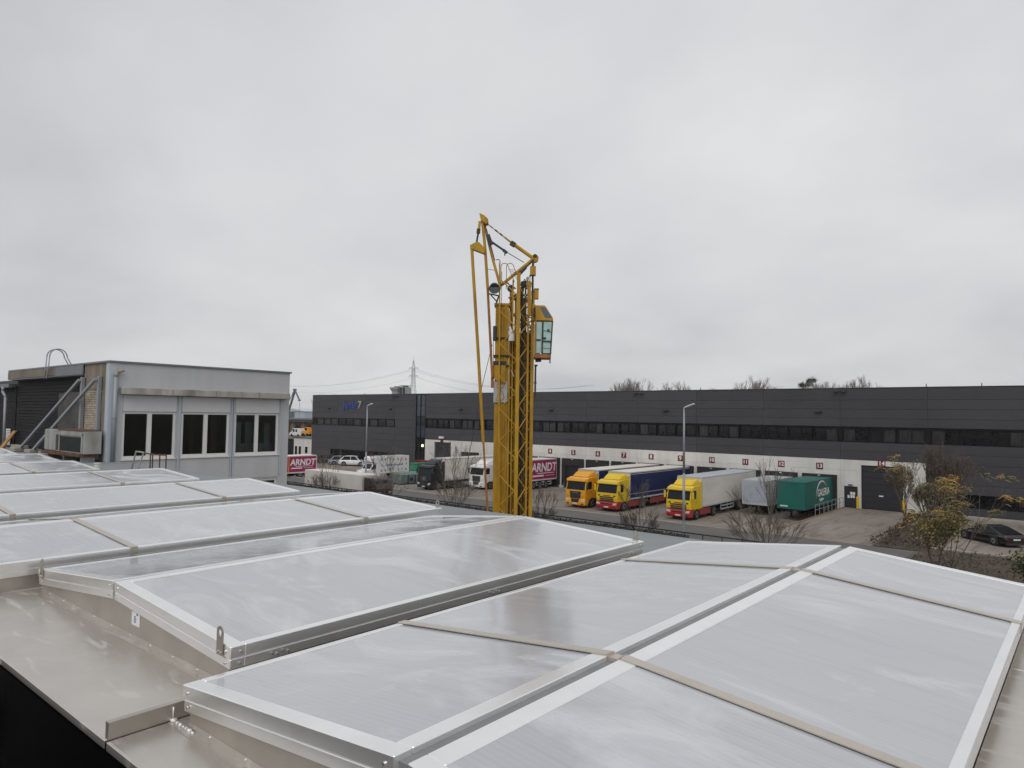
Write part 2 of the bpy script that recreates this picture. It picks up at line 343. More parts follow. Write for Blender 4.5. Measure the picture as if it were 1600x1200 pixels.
tag(MB().box(-12.3, 40, 74.45, 75.72, -0.1, 0.22).build('foundation_strip', M_CONCD, bevel=0.02), kind='structure')

def smear_metal(m):
    t = m.node_tree; b = t.nodes['Principled BSDF']; g = t.nodes.new('ShaderNodeNewGeometry')
    mp = t.nodes.new('ShaderNodeMapping'); mp.inputs['Scale'].default_value = (1.3, 5.0, 1); mp.inputs['Rotation'].default_value = (0, 0, 0.35)
    n = t.nodes.new('ShaderNodeTexNoise'); n.inputs['Scale'].default_value = 2.2; n.inputs['Detail'].default_value = 8; n.inputs['Distortion'].default_value = 0.8
    t.links.new(g.outputs['Position'], mp.inputs[0]); t.links.new(mp.outputs[0], n.inputs[0])
    r = t.nodes.new('ShaderNodeValToRGB'); r.color_ramp.elements[0].position = 0.57; r.color_ramp.elements[1].position = 0.64; t.links.new(n.outputs[0], r.inputs[0])
    mr = t.nodes.new('ShaderNodeMapRange'); mr.inputs[3].default_value = 0.30; mr.inputs[4].default_value = 0.55; t.links.new(r.outputs[0], mr.inputs[0]); t.links.new(mr.outputs[0], b.inputs['Roughness'])
    old = b.inputs['Base Color'].links[0].from_socket; mx = t.nodes.new('ShaderNodeMix'); mx.data_type = 'RGBA'; f = t.nodes.new('ShaderNodeMath'); f.operation = 'MULTIPLY'; f.inputs[1].default_value = 0.5
    t.links.new(r.outputs[0], f.inputs[0]); t.links.new(f.outputs[0], mx.inputs[0]); t.links.new(old, mx.inputs[6]); mx.inputs[7].default_value = (0.76, 0.72, 0.68, 1); t.links.new(mx.outputs[2], b.inputs['Base Color'])
smear_metal(M_SHEET)
# ------------------------------------------------------------------ our building: flat roof, sheets, black foil
E = EYE
roofb = thing('flat_roof_building', 'flat roofed building in the foreground with pale metal edge sheets and black foil wall', 'building')
box('wall', M_CONCD, -60, 12, 1.42, 9.42, 0, 6.84, roofb)
MB().box(-60, -25.5, 1.40, 9.10, 6.84, 6.95).box(-25.5, 12, 1.40, 9.5, 6.84, 6.95).build('roof_membrane', M_MEMB, roofb)
MB().box(-25.4, 12, 9.43, 9.53, 6.70, 6.956).build('roof_edge_trim', M_MEMB, roofb, 0.01)
# raised metal deck along the south edge, one sheet per skylight with upstands between
edges = [-26.6, -23.0, -19.85, -16.5, -13.2, -10.05, -6.82, -3.47, -0.16, 3.2, 6.5]
for a, b in zip(edges, edges[1:]):
    s = MB(); s.box(a+0.012, b-0.012, 1.31, 2.35, E-1.515, E-1.5)
    s.box(a+0.012, b-0.012, 1.302, 1.31, E-1.54, E-1.5)
    s.build('edge_sheet', M_SHEET, roofb, 0.003)
for x in edges[1:-1]:
    u = MB(); u.box(x-0.006, x+0.006, 1.315, 1.72, E-1.4985, E-1.425); u.box(x-0.028, x+0.006, 1.315, 1.72, E-1.425, E-1.421)
    u.box(x-0.028, x+0.006, 1.312, 1.3149, E-1.4985, E-1.421)
    u.build('sheet_upstand', M_SHEETD, roofb)
    w = MB()
    for k in range(7): w.tube((x+0.015+k*0.03, 1.60-0.004*(k % 2), E-1.497), (x+0.015+(k+1)*0.03, 1.60-0.004*((k+1) % 2), E-1.497), 0.007+0.002*(k % 3), None, 6)
    w.tube((x+0.012, 1.60, E-1.50), (x+0.012, 1.60, E-1.435), 0.004, None, 6); w.disc((x+0.015, 1.6, E-1.494), 'z', 0.017, 0.012, 10)
    w.build('weld_bead', M_WELD, roofb, smooth=True)
for y0, y1 in ((2.36, 3.60), (3.61, 5.3), (5.31, 7.2)): box('gutter_sheet', M_SHEET, -0.44, 3.1, y0, y1, E-1.515, E-1.5, roofb, 0.003)
w = MB()
for k in range(30): w.tube((-0.42+k*0.05, 3.605+0.002*(k % 2), E-1.499), (-0.37+k*0.05, 3.605+0.002*((k+1) % 2), E-1.499), 0.007+0.001*(k % 3), None, 6)
w.build('weld_bead', M_WELD, roofb, smooth=True)
box('sheet_core', M_DARK, -26.6, 6.5, 1.35, 2.3, E-1.75, E-1.516, roofb)
# black foil hanging below the edge, wrinkled
fo = MB(); rnd = random.Random(3); NX, NZ = 260, 70
for j in range(NZ+1):
    for i in range(NX+1):
        x = -26+32.0*i/NX; z = E-1.535-5.2*j/NZ
        d = 0.06*math.sin(x*2.1+z*2.0)+0.05*math.sin(x*1.3-z*4.1)+0.012*rnd.random()+0.12*math.sin(x*0.9)*j/NZ
        for (fx, fz, ax, az, amp) in ((-4.6, 6.55, 0.25, 0.06, 0.10), (-5.3, 6.2, 0.35, 0.10, 0.12), (-3.6, 6.2, 0.06, 0.5, 0.06), (-6.4, 6.4, 0.5, 0.08, 0.12), (-4.1, 6.8, 0.05, 0.3, 0.04)):
            d += amp*math.exp(-((x-fx)/ax)**2-((z-fz+0.35*(x-fx))/az)**2)
        fo.v.append((x, 1.30-0.01-max(0, d)*min(1, j/3), z))
for j in range(NZ):
    for i in range(NX): k = j*(NX+1)+i; fo.f.append((k, k+1, k+NX+2, k+NX+1)); fo.mi.append(0)
fo.build('black_foil', M_FOIL, roofb, smooth=True)
fo = MB(); rnd = random.Random(8)  # unseen foil floor, added to darken what the metal frames reflect
for j in range(31):
    for i in range(61): fo.v.append((-26+32.0*i/60, 1.28-15.0*j/30, E-6.6-0.12*rnd.random()-0.1*math.sin(i*0.5+j)))
for j in range(30):
    for i in range(60): k = j*61+i; fo.f.append((k, k+1, k+62, k+61)); fo.mi.append(0)
fo.build('black_foil', M_FOIL, roofb, smooth=True)

# ------------------------------------------------------------------ skylights
FR = 0.085; FE = 0.05
def skylight(label, ys, yn, eL, rid, eR, bars, lugs=(), sticker=False, gap=0.05, deck=None, barsR=None, wallz=None, hingeplates=(), FI=0.06):
    ox = rid[0]; t = thing('skylight', label, 'skylight', (ox, ys, E+deck if deck else E-1.5), 0, 'ridged skylights in a row on the flat roof')
    oz = t.location.z
    wz = E-1.5-oz
    sides = []
    for sgn, ev in ((-1, eL), (1, eR)):
        r0 = Vector((sgn*gap/2, 0, E+rid[1]-oz)); e0 = Vector((ev[0]-ox, 0, E+ev[1]-oz))
        d = e0-r0; W = d.length; du = d.normalized(); nn = Vector((-du.z, 0, du.x)) if sgn > 0 else Vector((du.z, 0, -du.x))
        if nn.z < 0: nn = -nn
        L = yn-ys
        T = Matrix(((du.x, 0, nn.x, r0.x), (0, 1, 0, 0), (du.z, 0, nn.z, r0.z), (0, 0, 0, 1)))
        bl = [0]+[b-ys for b in (barsR if (barsR and sgn > 0) else bars)]+[L]
        # sheets between the cover strips
        for a, b in zip(bl, bl[1:]):
            MB(T).box(FI-0.02, W-FE+0.02, (a+FR-0.02 if a == 0 else a+0.003), (b-FR+0.02 if b == L else b-0.003), -0.020, -0.006).build('glazing_sheet', M_PANEL, t)
        # upper casement frame: four profiles, mitred look
        for nm, (n0, n1, ins) in (('casement_profile', (-0.066, 0.0, 0.0)), ('kerb_profile', (-0.124, -0.070, 0.004))):
            i = ins
            prof = [(i, W-i, i, FR), (i, W-i, L-FR, L-i), (i, FI, FR+0.001, L-FR-0.001), (W-FE, W-i, FR+0.001, L-FR-0.001)]
            for (u0, u1, y0, y1) in prof:
                MB(T).box(u0, u1, y0, y1, n0, n1).build(nm, M_ALU, t, 0.004)
        box_seal = MB(T).box(0.006, W-0.006, 0.006, L-0.006, -0.0705, -0.0655).build('sealing_lip', M_WHITE, t)
        for b in bl[1:-1]:
            s = MB(T); s.box(0.004, W+0.004, b-0.032, b+0.032, 0.0006, 0.006); s.box(W+0.0006, W+0.005, b-0.032, b+0.032, -0.062, 0.0058)
            s.box(-0.004, -0.0006, b-0.032, b+0.032, -0.05, 0.0058)
            o = s.build('cover_strip', M_STRIP, t)
            for yy in (-0.02, 0.02): MB(T).tube((W+0.005, b+yy, -0.048), (W+0.010, b+yy, -0.048), 0.006, None, 6).build('screw', M_SCREW, o)
        # screws on the profile ends
        q = MB(T)
        for y in (-0.0001,):
            for u in (0.05, W-0.05):
                for n in (-0.035, -0.098): q.tube((u, y, n), (u, y-0.006, n), 0.0075, None, 8)
        for y in (0.06, L-0.06):
            for n in (-0.035, -0.098): q.tube((W, y, n), (W+0.006, y, n), 0.0075, None, 8)
        for y in hingeplates:
            for k in range(4): q.tube((W, y+k*0.035, -0.092-0.012*(k % 2)), (W+0.008, y+k*0.035, -0.092-0.012*(k % 2)), 0.008, None, 6)
        tag(q.build('profile_screws', M_SCREW, t), kind='stuff')
        sides.append((T, W, sgn))
        # side wall under the eave
        ex = e0.x - sgn*0.05
        MB().box(min(ex, ex-sgn*0.02), max(ex, ex-sgn*0.02), 0.032, L-0.032, min(wz, E-1.75-oz), e0.z-0.118).build('side_wall', M_SHEETD, t)
    # gable walls
    def zat(u):  # underside of kerb profile at local x
        for T, W, sgn in sides:
            r0 = T @ Vector((0, 0, -0.11)); e0 = T @ Vector((W, 0, -0.11))
            if sgn*u >= 0: return r0.z+(e0.z-r0.z)*abs(u-r0.x)/abs(e0.x-r0.x)
    xl, xr = eL[0]-ox+0.045, eR[0]-ox-0.045; L = yn-ys
    for (y0, y1) in ((0.018, 0.030), (L-0.030, L-0.018)):
        poly = [(xl, wz), (xr, wz), (xr, zat(xr)), (gap/2, zat(0.001)), (-gap/2, zat(-0.001)), (xl, zat(xl))]
        MB().prism(poly, 'y', y0, y1).build('gable_wall', M_SHEETD, t)
    # sloping base flashing with rivets
    fl = MB().box(xl, xr, 0.0155, 0.0175, wz, wz+0.035); fl.box(xl, xr, -0.03, 0.0175, wz+0.0005, wz+0.003)
    flo = fl.build('base_flashing', M_SHEET, t)
    rv = MB(); k = xl+0.2
    while k < xr-0.1: rv.tube((k, 0.0155, wz+0.02), (k, 0.010, wz+0.02), 0.006, None, 6); k += 0.31
    tag(rv.build('rivets', M_SCREW, flo), kind='stuff')
    # ridge joint
    rz = E+rid[1]-oz
    box('ridge_joint', M_GAP, -gap/2+0.001, gap/2-0.001, 0.02, L-0.02, rz-0.11, rz-0.022, t)
    for b in bars:
        box('ridge_clip', M_STRIP, -gap/2+0.004, gap/2-0.004, b-ys-0.032, b-ys+0.032, rz-0.0215, rz-0.004, t)
    for (side, at) in lugs:
        T, W, sgn = sides[0 if side[0] == 'L' else 1]
        c = T @ Vector((W-0.10, 0, -0.066)); y = -0.006 if side[1] == 'S' else L+0.006
        g = MB(); H, w, hr = 0.155, 0.033, 0.018; ring = []; hole = []; N = 14
        for i in range(N+1):
            a = math.pi*i/N; ring.append((c.x+w*math.cos(a), c.z+H-w+w*math.sin(a)))
        outer = [(c.x-w, c.z), (c.x+w, c.z)]+ring
        hc = (c.x, c.z+H-w-0.006)
        # plate with a hole: bridge rings
        M2 = len(outer); vs = []; inn = []
        for (x, z) in outer:
            d = Vector((x-hc[0], z-hc[1])).normalized(); inn.append((hc[0]+d.x*hr, hc[1]+d.y*hr*1.25))
        for yy in (y-0.003, y+0.003):
            vs += [(x, yy, z) for x, z in outer]; vs += [(x, yy, z) for x, z in inn]
        fs = []
        for i in range(M2):
            j = (i+1) % M2
            fs += [(i, j, M2+j, M2+i), (2*M2+j, 2*M2+i, 3*M2+i, 3*M2+j), (j, i, 2*M2+i, 2*M2+j), (M2+i, M2+j, 3*M2+j, 3*M2+i)]
        g.add(vs, fs); lo = g.build('lifting_lug', M_LUG, t)
        sg = -1 if side[1] == 'S' else 1
        b2 = MB()
        for dx in (-0.015, 0.015): b2.tube((c.x+dx, y+sg*0.003, c.z+0.016), (c.x+dx, y+sg*0.010, c.z+0.016), 0.007, None, 6)
        b2.build('bolt', M_SCREW, lo)
    if sticker:
        x0 = sides[1][0] @ Vector((0.32, 0, 0)); zz = zat(x0.x)
        st = box('paper_sticker', M_STICK, x0.x-0.06, x0.x+0.06, 0.0145, 0.0172, zz-0.105, zz-0.02, t)
        pr = MB()
        for k in range(5): pr.box(x0.x-0.025+0.004*(k % 2), x0.x+0.005+0.005*(k % 3), 0.0136, 0.0143, zz-0.05-0.009*k, zz-0.045-0.009*k)
        pr.build('printed_lines', M_BLUE, st)
        box('printed_bar', M_SIGNR, x0.x+0.012, x0.x+0.036, 0.0136, 0.0143, zz-0.036, zz-0.026, st)
    return t
skylight('nearest ridged skylight at the front right, split by a dark open ridge joint', 1.594, 6.95, (-3.36, -1.30), (-1.80, -1.15), (-0.40, -1.285), [2.96, 5.61], gap=0.07, FI=0.09)
skylight('skylight without cover strips, white sticker on its gable and tall lifting lugs', 1.95, 6.40, (-6.70, -1.317), (-5.166, -1.167), (-3.58, -1.263), [], [('RS', 0), ('LS', 0), ('RN', 0)], True, 0.045, hingeplates=(0.25, 2.1, 4.2))
skylight('skylight with two beige cover strips, next beyond the one bearing the white sticker', 1.42, 6.70, (-9.78, -1.317), (-8.38, -1.167), (-6.83, -1.263), [2.745, 5.41], [('RN', 0)], False, 0.045)
for lab, x, yn, b in (('skylight with two cover strips, ending below the row of grey building windows', -9.93, 6.52, [2.6, 5.23]),
                      ('skylight in the left half, ending just before the rusty rail frame on the roof', -13.02, 6.36, [2.45, 5.0]),
                      ('narrow looking skylight at the far left below the downpipe and steel struts', -16.35, 5.82, [2.2, 4.6]),
                      ('second farthest skylight at the left edge, in front of the dark slatted wall', -19.71, 6.1, [2.4, 4.8]),
                      ('farthest skylight, only a small corner showing at the left edge of the photo', -22.9, 6.1, [2.4, 4.8])):
    skylight(lab, 1.42, yn, (x-2.98, -1.317), (x-1.58, -1.167), (x, -1.263), b, [], False, 0.045)
# ------------------------------------------------------------------ grey building on the left
M_GREYW = mat('grey_facade_paint', rgb(188, 189, 192), 0.6, 0, 0.07, 1.1, stretch=(1, 1.4, 0.22), detail=8)
M_GREYC = mat('corner_blue_grey', rgb(182, 190, 199), 0.6, 0, 0.05, 0.5)
M_UPVC = mat('window_white', rgb(222, 221, 220), 0.45, 0, 0.03)
M_SHUT = mat('shutter_white', rgb(205, 205, 208), 0.5, 0, 0.03)
M_CANOPY = mat('mossy_concrete_canopy', rgb(190, 187, 182), 0.9, 0, 0.2, 1.3, 0.3, 14, col2=rgb(130, 129, 116), stretch=(1, 1.2, 0.5), detail=8)
M_STAIN = mat('stained_beige_concrete', rgb(152, 142, 126), 0.9, 0, 0.2, 1.6, 0.3, 10, col2=rgb(104, 92, 78), stretch=(2, 1, 0.3), detail=8)
M_BRICK = mat('beige_brick', rgb(180, 168, 150), 0.9, 0, 0.18, 7, tone=0.15)
M_MORTAR = mat('mortar', rgb(120, 108, 94), 0.95)
M_SLAT = mat('black_brown_board', (0.010, 0.0095, 0.011), 0.7, 0, 0.35, 2, stretch=(0.4, 1, 3), spec=0.2, tone=0.25)
M_COPING = mat('coping_metal', rgb(122, 124, 128), 0.5, 0.3, 0.08, 1)
M_ROOFEDGE = mat('weathered_fascia', rgb(122, 112, 100), 0.8, 0, 0.3, 1.2, stretch=(0.5, 1, 1))
M_RUST = mat('rusty_metal', rgb(126, 84, 58), 0.85, 0.1, 0.3, 6, col2=rgb(70, 52, 42))
M_ACW = mat('worn_light_grey_metal', rgb(172, 176, 178), 0.6, 0.1, 0.12, 2, col2=rgb(140, 134, 124), stretch=(1, 1, 0.4))
M_INT = mat('dim_room', (0.10, 0.09, 0.085), 0.8, 0, 0.5, 0.8)
M_CURT = mat('room_curtain', (0.16, 0.115, 0.05), 0.9)
M_INTW = mat('room_partition', (0.62, 0.63, 0.62), 0.8)
def mat_pane(name='clear_pane'):
    m = bpy.data.materials.new(name); m.use_nodes = True; t = m.node_tree; t.nodes.clear()
    o = t.nodes.new('ShaderNodeOutputMaterial'); mx = t.nodes.new('ShaderNodeMixShader'); g = t.nodes.new('ShaderNodeBsdfGlossy'); tr = t.nodes.new('ShaderNodeBsdfTransparent')
    g.inputs['Roughness'].default_value = 0.03; tr.inputs[0].default_value = (0.62, 0.65, 0.66, 1)
    f = t.nodes.new('ShaderNodeFresnel'); f.inputs[0].default_value = 1.5
    t.links.new(f.outputs[0], mx.inputs[0]); t.links.new(tr.outputs[0], mx.inputs[1]); t.links.new(g.outputs[0], mx.inputs[2]); t.links.new(mx.outputs[0], o.inputs[0])
    return m
M_PANE = mat_pane()
gb = thing('grey_office_building', 'low pale grey building with three white double windows under a mossy concrete canopy', 'building', (-25.46, 9.24, 0))
GX, GY = -25.46, 9.24
def L(x, y, z): return (x-GX, y-GY, z)
Y0, Y1, ZT = 9.24, 16.07, 10.30
bays = [(9.69, 11.50), (11.69, 13.53), (13.73, 15.62)]
# facade wall as strips round the windows (thickness 0.3)
def gbox(name, m, x0, x1, y0, y1, z0, z1, bevel=0, parent=None):
    return box(name, m, x0-GX, x1-GX, y0-GY, y1-GY, z0, z1, parent or gb, bevel)
w = MB()
def wb(y0, y1, z0, z1): w.box(-0.30, 0, y0-GY, y1-GY, z0, z1)
wb(Y0, Y1, 9.23, ZT); wb(Y0, Y1, 0, 5.0); wb(Y0, Y1, 6.06, 6.99)
ys = [Y0]+[v for b in bays for v in b]+[Y1]
for a, b in zip(ys[::2], ys[1::2]): wb(a, b, 5.0, 6.06); wb(a, b, 6.99, 9.23)
w.build('facade_wall', M_GREYW, gb)
gbox('corner_strip', M_GREYC, GX-0.28, GX+0.012, Y0-0.02, Y0+0.20, 6.95, ZT-0.003)
for yy in (11.56, 11.60, 13.58, 13.66, 15.66):   # vertical seams / trunking strips
    gbox('trunking', M_GREYC, GX, GX+0.05, yy, yy+0.035, 6.2 if yy > 13.6 else 6.0, 9.22)
for a, b in bays:
    gbox('apron_panel', M_GREYW, GX, GX+0.018, a-0.03, b+0.03, 6.12, 6.97, 0.004)
    # shutter box
    gbox('shutter_box', M_SHUT, GX-0.10, GX+0.02, a+0.005, b-0.005, 8.655, 9.225, 0.006)
    for (z0, z1, low) in ((7.0, 8.65, False), (5.02, 6.05, True)):
        f = MB(); fx0, fx1 = -0.14, -0.03
        f.box(fx0, fx1, a-GY, b-GY, z0, z0+0.12); f.box(fx0, fx1, a-GY, b-GY, z1-0.075, z1)
        f.box(fx0, fx1, a-GY, a+0.085-GY, z0+0.12, z1-0.075); f.box(fx0, fx1, b-0.085-GY, b-GY, z0+0.12, z1-0.075)
        mid = (a+b)/2; f.box(fx0, fx1, mid-0.075-GY, mid+0.075-GY, z0+0.12, z1-0.075)
        wo = f.build('window', M_UPVC, gb, 0.008)
        for p0, p1 in ((a+0.085, mid-0.075), (mid+0.075, b-0.085)):
            MB().box(-0.095, -0.085, p0-GY, p1-GY, z0+0.12, z1-0.075).build('pane', M_PANE, wo)
    gbox('window_sill', M_UPVC, GX-0.03, GX+0.06, a-0.03, b+0.03, 6.975, 7.0, 0.004)
# room behind the windows
rm = MB(); rm.m = 0
rm.box(-5.2, -5.0, 0.1, 6.8, 6.9, 9.3); rm.box(-5.0, -0.31, 0.1, 0.2, 6.9, 9.3); rm.box(-5.0, -0.31, 6.6, 6.7, 6.9, 9.3); rm.box(-5.0, -0.31, 0.2, 6.6, 6.85, 6.9); rm.box(-5.0, -0.31, 0.2, 6.6, 9.3, 9.35)
rm.box(-5.0, -0.31, 2.30, 2.36, 6.9, 9.3)
rm.build('room_lining', M_INT, gb)
MB().box(-0.46, -0.42, 3.75, 4.0, 6.9, 9.2).box(-0.46, -0.42, 2.95, 3.12, 6.9, 9.2).build('curtain', M_CURT, gb)
MB().box(-0.42, -0.40, 4.72, 4.98, 6.9, 8.30).box(-0.42, -0.40, 5.16, 5.44, 6.9, 8.30).box(-0.42, -0.40, 5.98, 6.22, 6.9, 8.25).box(-0.5, -0.48, 4.5, 6.5, 6.9, 7.45).build('room_partition', M_INTW, gb)
# canopy in four lengths with open joints
for a, b in ((9.56, 11.22), (11.235, 12.83), (12.845, 14.55), (14.565, 15.93)):
    gbox('canopy_beam', M_CANOPY, GX+0.002, GX+0.30, a, b, 9.235, 9.475, 0.015)
# body, roof, coping
gbox('rear_body', M_GREYW, -37.0, GX-0.31, 9.86, Y1, 9.36, ZT)
gbox('north_wall', M_GREYW, -37.0, GX-0.302, Y1-0.3, Y1-0.001, 0, 9.359)
gbox('lower_body', M_GREYW, -37.0, GX-0.302, 9.86, Y1-0.302, 0, 6.84)
co = MB(); co.box(-11.2, 0.06, -0.06, Y1-GY+0.06, ZT, ZT+0.07); co.build('roof_coping', M_COPING, gb, 0.01)
# near wall: brick pier, stained concrete head, steel posts, slatted wall
gbox('concrete_head', M_STAIN, -27.75, GX-0.285, Y0, 9.84, 9.40, ZT-0.002)
gbox('pier_core', M_MORTAR, -27.75, GX-0.285, Y0+0.03, 9.84, 6.95, 9.399)
gbox('corner_concrete', M_STAIN, -25.98, GX-0.283, Y0-0.015, Y0+0.029, 6.95, 9.398)
bm0 = None; nb = 0
for r in range(30):
    z = 6.98+r*0.08
    if z+0.068 > 9.4: break
    x = -27.74 - (0.12 if r % 2 else 0)
    while x < -26.0:
        x1 = min(x+0.235, -25.985)
        if x1-max(x, -27.745) > 0.03:
            full = x >= -27.745 and abs(x1-x-0.235) < 1e-6
            lx = max(x, -27.745)-GX
            if full:
                if bm0 is None:
                    bm0 = MB().box(0, 0.235, 0, 0.04, 0, 0.068).build('brick', M_BRICK, gb, 0.004); bm0.location = (lx, random.uniform(-0.004, 0.004), z)
                else: inst(bm0, gb, (lx, random.uniform(-0.004, 0.004), z))
            else:
                q = MB().box(0, x1-GX-lx, 0, 0.04, 0, 0.068).build('brick', M_BRICK, gb, 0.004); q.location = (lx, 0, z)
        x += 0.247
# slatted dark wall
gbox('slat_backing', M_DARK, -40.0, -27.76, 9.50, 9.85, 6.95, 9.95)
s0 = None; z = 7.1
while z < 9.85:
    if s0 is None:
        s0 = MB().hexa([(0, 0, 0), (8.45, 0, 0), (8.45, 0.05, 0), (0, 0.05, 0), (0, 0.03, 0.112), (8.45, 0.03, 0.112), (8.45, 0.05, 0.112), (0, 0.05, 0.112)]).build('wall_board', M_SLAT, gb); s0.location = L(-36.25, 9.44, z)
        s1 = MB().hexa([(0, 0, 0), (4.0, 0, 0), (4.0, 0.05, 0), (0, 0.05, 0), (0, 0.03, 0.112), (4.0, 0.03, 0.112), (4.0, 0.05, 0.112), (0, 0.05, 0.112)]).build('wall_board', M_SLAT, gb); s1.location = L(-40.4, 9.44, z)
    else:
        inst(s0, gb, L(-36.25, 9.44+random.uniform(-.004, .004), z))
        if z < 9.6: inst(s1, gb, L(-40.4, 9.44+random.uniform(-.004, .004), z))
    z += 0.128
gbox('fascia_board', M_ROOFEDGE, -36.6, -30.6, 9.16, 9.22, 9.98, 10.29, 0.01)
gbox('fascia_board', M_COPING, -30.58, -27.76, 9.16, 9.22, 9.95, 10.29, 0.01)
gbox('fascia_soffit', M_COPING, -36.6, -27.76, 9.18, 9.86, 9.93, 9.975)
gbox('side_roof_edge', M_COPING, -41, -36.62, 9.2, 9.9, 9.62, 9.78, 0.01)
gbox('base_block', M_CONCD, -35.9, -34.4, 9.2, 9.49, 6.95, 7.15, 0.02)
for x in (-27.68, -26.12):
    gbox('steel_post', M_POLE, x-0.07, x+0.07, 9.10, 9.22, 7.0, 9.85, 0.01)
MB().bar(L(-27.66, 9.05, 9.75), L(-33.65, 8.95, 7.08), 0.085).build('diagonal_strut', M_POLE, gb)
MB().bar(L(-26.1, 9.02, 9.74), L(-31.8, 8.9, 7.10), 0.095).build('diagonal_strut', M_POLE, gb)
for x in (-33.75, -31.9): gbox('strut_foot', M_CONCD, x-0.35, x+0.3, 8.7, 9.15, 6.952, 7.12, 0.03)
MB().bar(L(-30.9, 8.86, 7.04), L(-26.2, 9.04, 7.26), 0.10, 0.14).bar(L(-26.2, 9.04, 7.26), L(-26.1, 9.06, 7.9), 0.1).build('support_beam', M_POLE, gb)
# drain pipes
dp = MB(); dp.tube(L(-25.38, 9.40, 6.95), L(-25.38, 9.40, 9.83), 0.075, None, 10); dp.tube(L(-25.38, 9.40, 8.42), L(-25.38, 9.40, 8.46), 0.085, None, 10)
dp.build('rain_pipe', M_POLE, gb, smooth=True)
MB().tube(L(-25.38, 9.40, 9.83), L(-25.38, 9.42, 10.0), 0.085, 0.06, 8).tube(L(-25.38, 9.42, 9.98), L(-25.3, 9.62, 10.06), 0.06, 0.065, 8).build('mossy_pipe_elbow', M_CANOPY, gb, smooth=True)
MB().path([L(-36.95, 9.1, 9.65), L(-36.95, 9.08, 9.45), L(-36.55, 9.1, 9.2), L(-36.55, 9.12, 6.95)], 0.06, 8).build('rain_pipe', M_POLE, gb, smooth=True)
lv = MB(); lv.box(-0.03, 0.03, 0, 0.03, 0, 0.72); lv.box(0.5, 0.56, 0, 0.03, 0, 0.72)
for k in range(9): lv.hexa([(0.03, 0.0, 0.02+k*0.08), (0.5, 0.0, 0.02+k*0.08), (0.5, 0.03, 0.06+k*0.08), (0.03, 0.03, 0.06+k*0.08), (0.03, 0.0, 0.03+k*0.08), (0.5, 0.0, 0.03+k*0.08), (0.5, 0.03, 0.07+k*0.08), (0.03, 0.03, 0.07+k*0.08)])
lvo = lv.build('white_louvre', M_UPVC, gb); lvo.location = L(-37.35, 9.38, 7.08)
# ladder hoops
lad = thing('roof_ladder', 'galvanised ladder with two tall hoop handrails at the roof edge of the grey building', 'ladder', (-31.4, 9.0, 9.9))
for x in (0, 0.32):
    h = MB(); pts = []
    for i in range(13):
        a = math.pi*i/12; pts.append((x, 0.10+0.30*(1-math.cos(a)), 0.85+0.30*math.sin(a)))
    pts = [(x, 0.05, -0.05)]+pts+[(x, 0.98, 0.35)]
    h.path(pts, 0.022, 6); h.build('hoop_rail', M_POLE, lad, smooth=True)
rg = MB()
for k in range(2): rg.tube((0, 0.06, 0.05+k*0.28), (0.32, 0.06, 0.05+k*0.28), 0.012)
rg.build('rungs', M_POLE, lad)
# rusty condenser unit
ac = thing('air_conditioner', 'old rusty air conditioning unit on the roof beside the brick pier', 'air conditioner', (-29.35, 8.55, 6.952))
ac.scale = (0.86, 0.9, 0.95)
A = MB(); A.box(0, 4.4, 0.02, 0.62, 0.28, 1.08); A.build('casing', M_ACW, ac, 0.015)
for x0, x1 in ((0.02, 0.52), (0.55, 1.02), (1.04, 1.36)): box('side_panel', M_ACW, x0, x1, -0.005, 0.018, 0.32, 1.05, ac, 0.006)
g = MB(); g.box(1.42, 1.72, 0.0, 0.015, 0.34, 0.92); g.box(1.86, 4.18, 0.0, 0.015, 0.34, 0.86); go = g.build('coil_grille', M_DARK, ac)
sl = MB()
for k in range(24): sl.box(1.88+k*0.096, 1.90+k*0.096, -0.008, -0.001, 0.35, 0.85)
sl.build('coil_fins', M_CHASSIS, go)
fr = MB(); fr.box(1.74, 1.84, -0.015, 0.018, 0.3, 1.0); fr.box(4.2, 4.32, -0.015, 0.018, 0.3, 1.0); fr.box(1.4, 4.32, -0.016, 0.018, 0.9, 0.995); fr.build('front_frame', M_ACW, ac, 0.004)
box('rusty_top_tray', M_RUST, 1.5, 4.40, -0.01, 0.62, 1.081, 1.115, ac, 0.01)
MB().box(0.0, 2.3, -0.12, 0.3, 0.17, 0.27).box(2.2, 4.3, -0.1, 0.5, 0.18, 0.275).build('drip_tray', M_RUST, ac, 0.01)
for x in (0.2, 2.1, 4.0): box('leg', M_ACW, x, x+0.12, 0.05, 0.5, 0.0, 0.17, ac)
# rail frame on the roof
rf = thing('rail_frame', 'rusty tubular rail frame standing on the roof in front of the left window', 'rail', (-21.8, 8.6, 6.95))
f = MB(); Z = 0.55
f.path([(0.0, 0, 0), (0.27, 0, Z), (0.82, 0.0, Z-0.01)], 0.022, 6); f.path([(0.55, -0.05, 0), (0.80, 0, Z)], 0.022, 6); f.build('white_side_frame', M_ACW, rf)
f = MB(); f.path([(0.82, 0.02, Z-0.02), (1.35, 0.02, Z-0.04), (2.2, 0.02, Z-0.02)], 0.020, 6)
for x in (1.35, 1.2, 1.8, 2.2): f.tube((x, 0.02, 0), (x, 0.02, Z-0.03), 0.018)
f.build('rusty_rail', M_RUST, rf)
vp = thing('vent_pipe', 'small pale vent pipe stub on the roof near the grey building corner', 'pipe', (-22.75, 8.0, 6.95))
MB().tube((0, 0, 0), (0, 0, 0.15), 0.075, 0.07, 10).tube((0, 0, 0.15), (0, 0, 0.17), 0.09, None, 10).build('pipe', M_CONC, vp)
wd = thing('timber_board', 'pale timber board leaning against the dark slatted wall at the left edge', 'board', (-36.6, 8.95, 6.95))
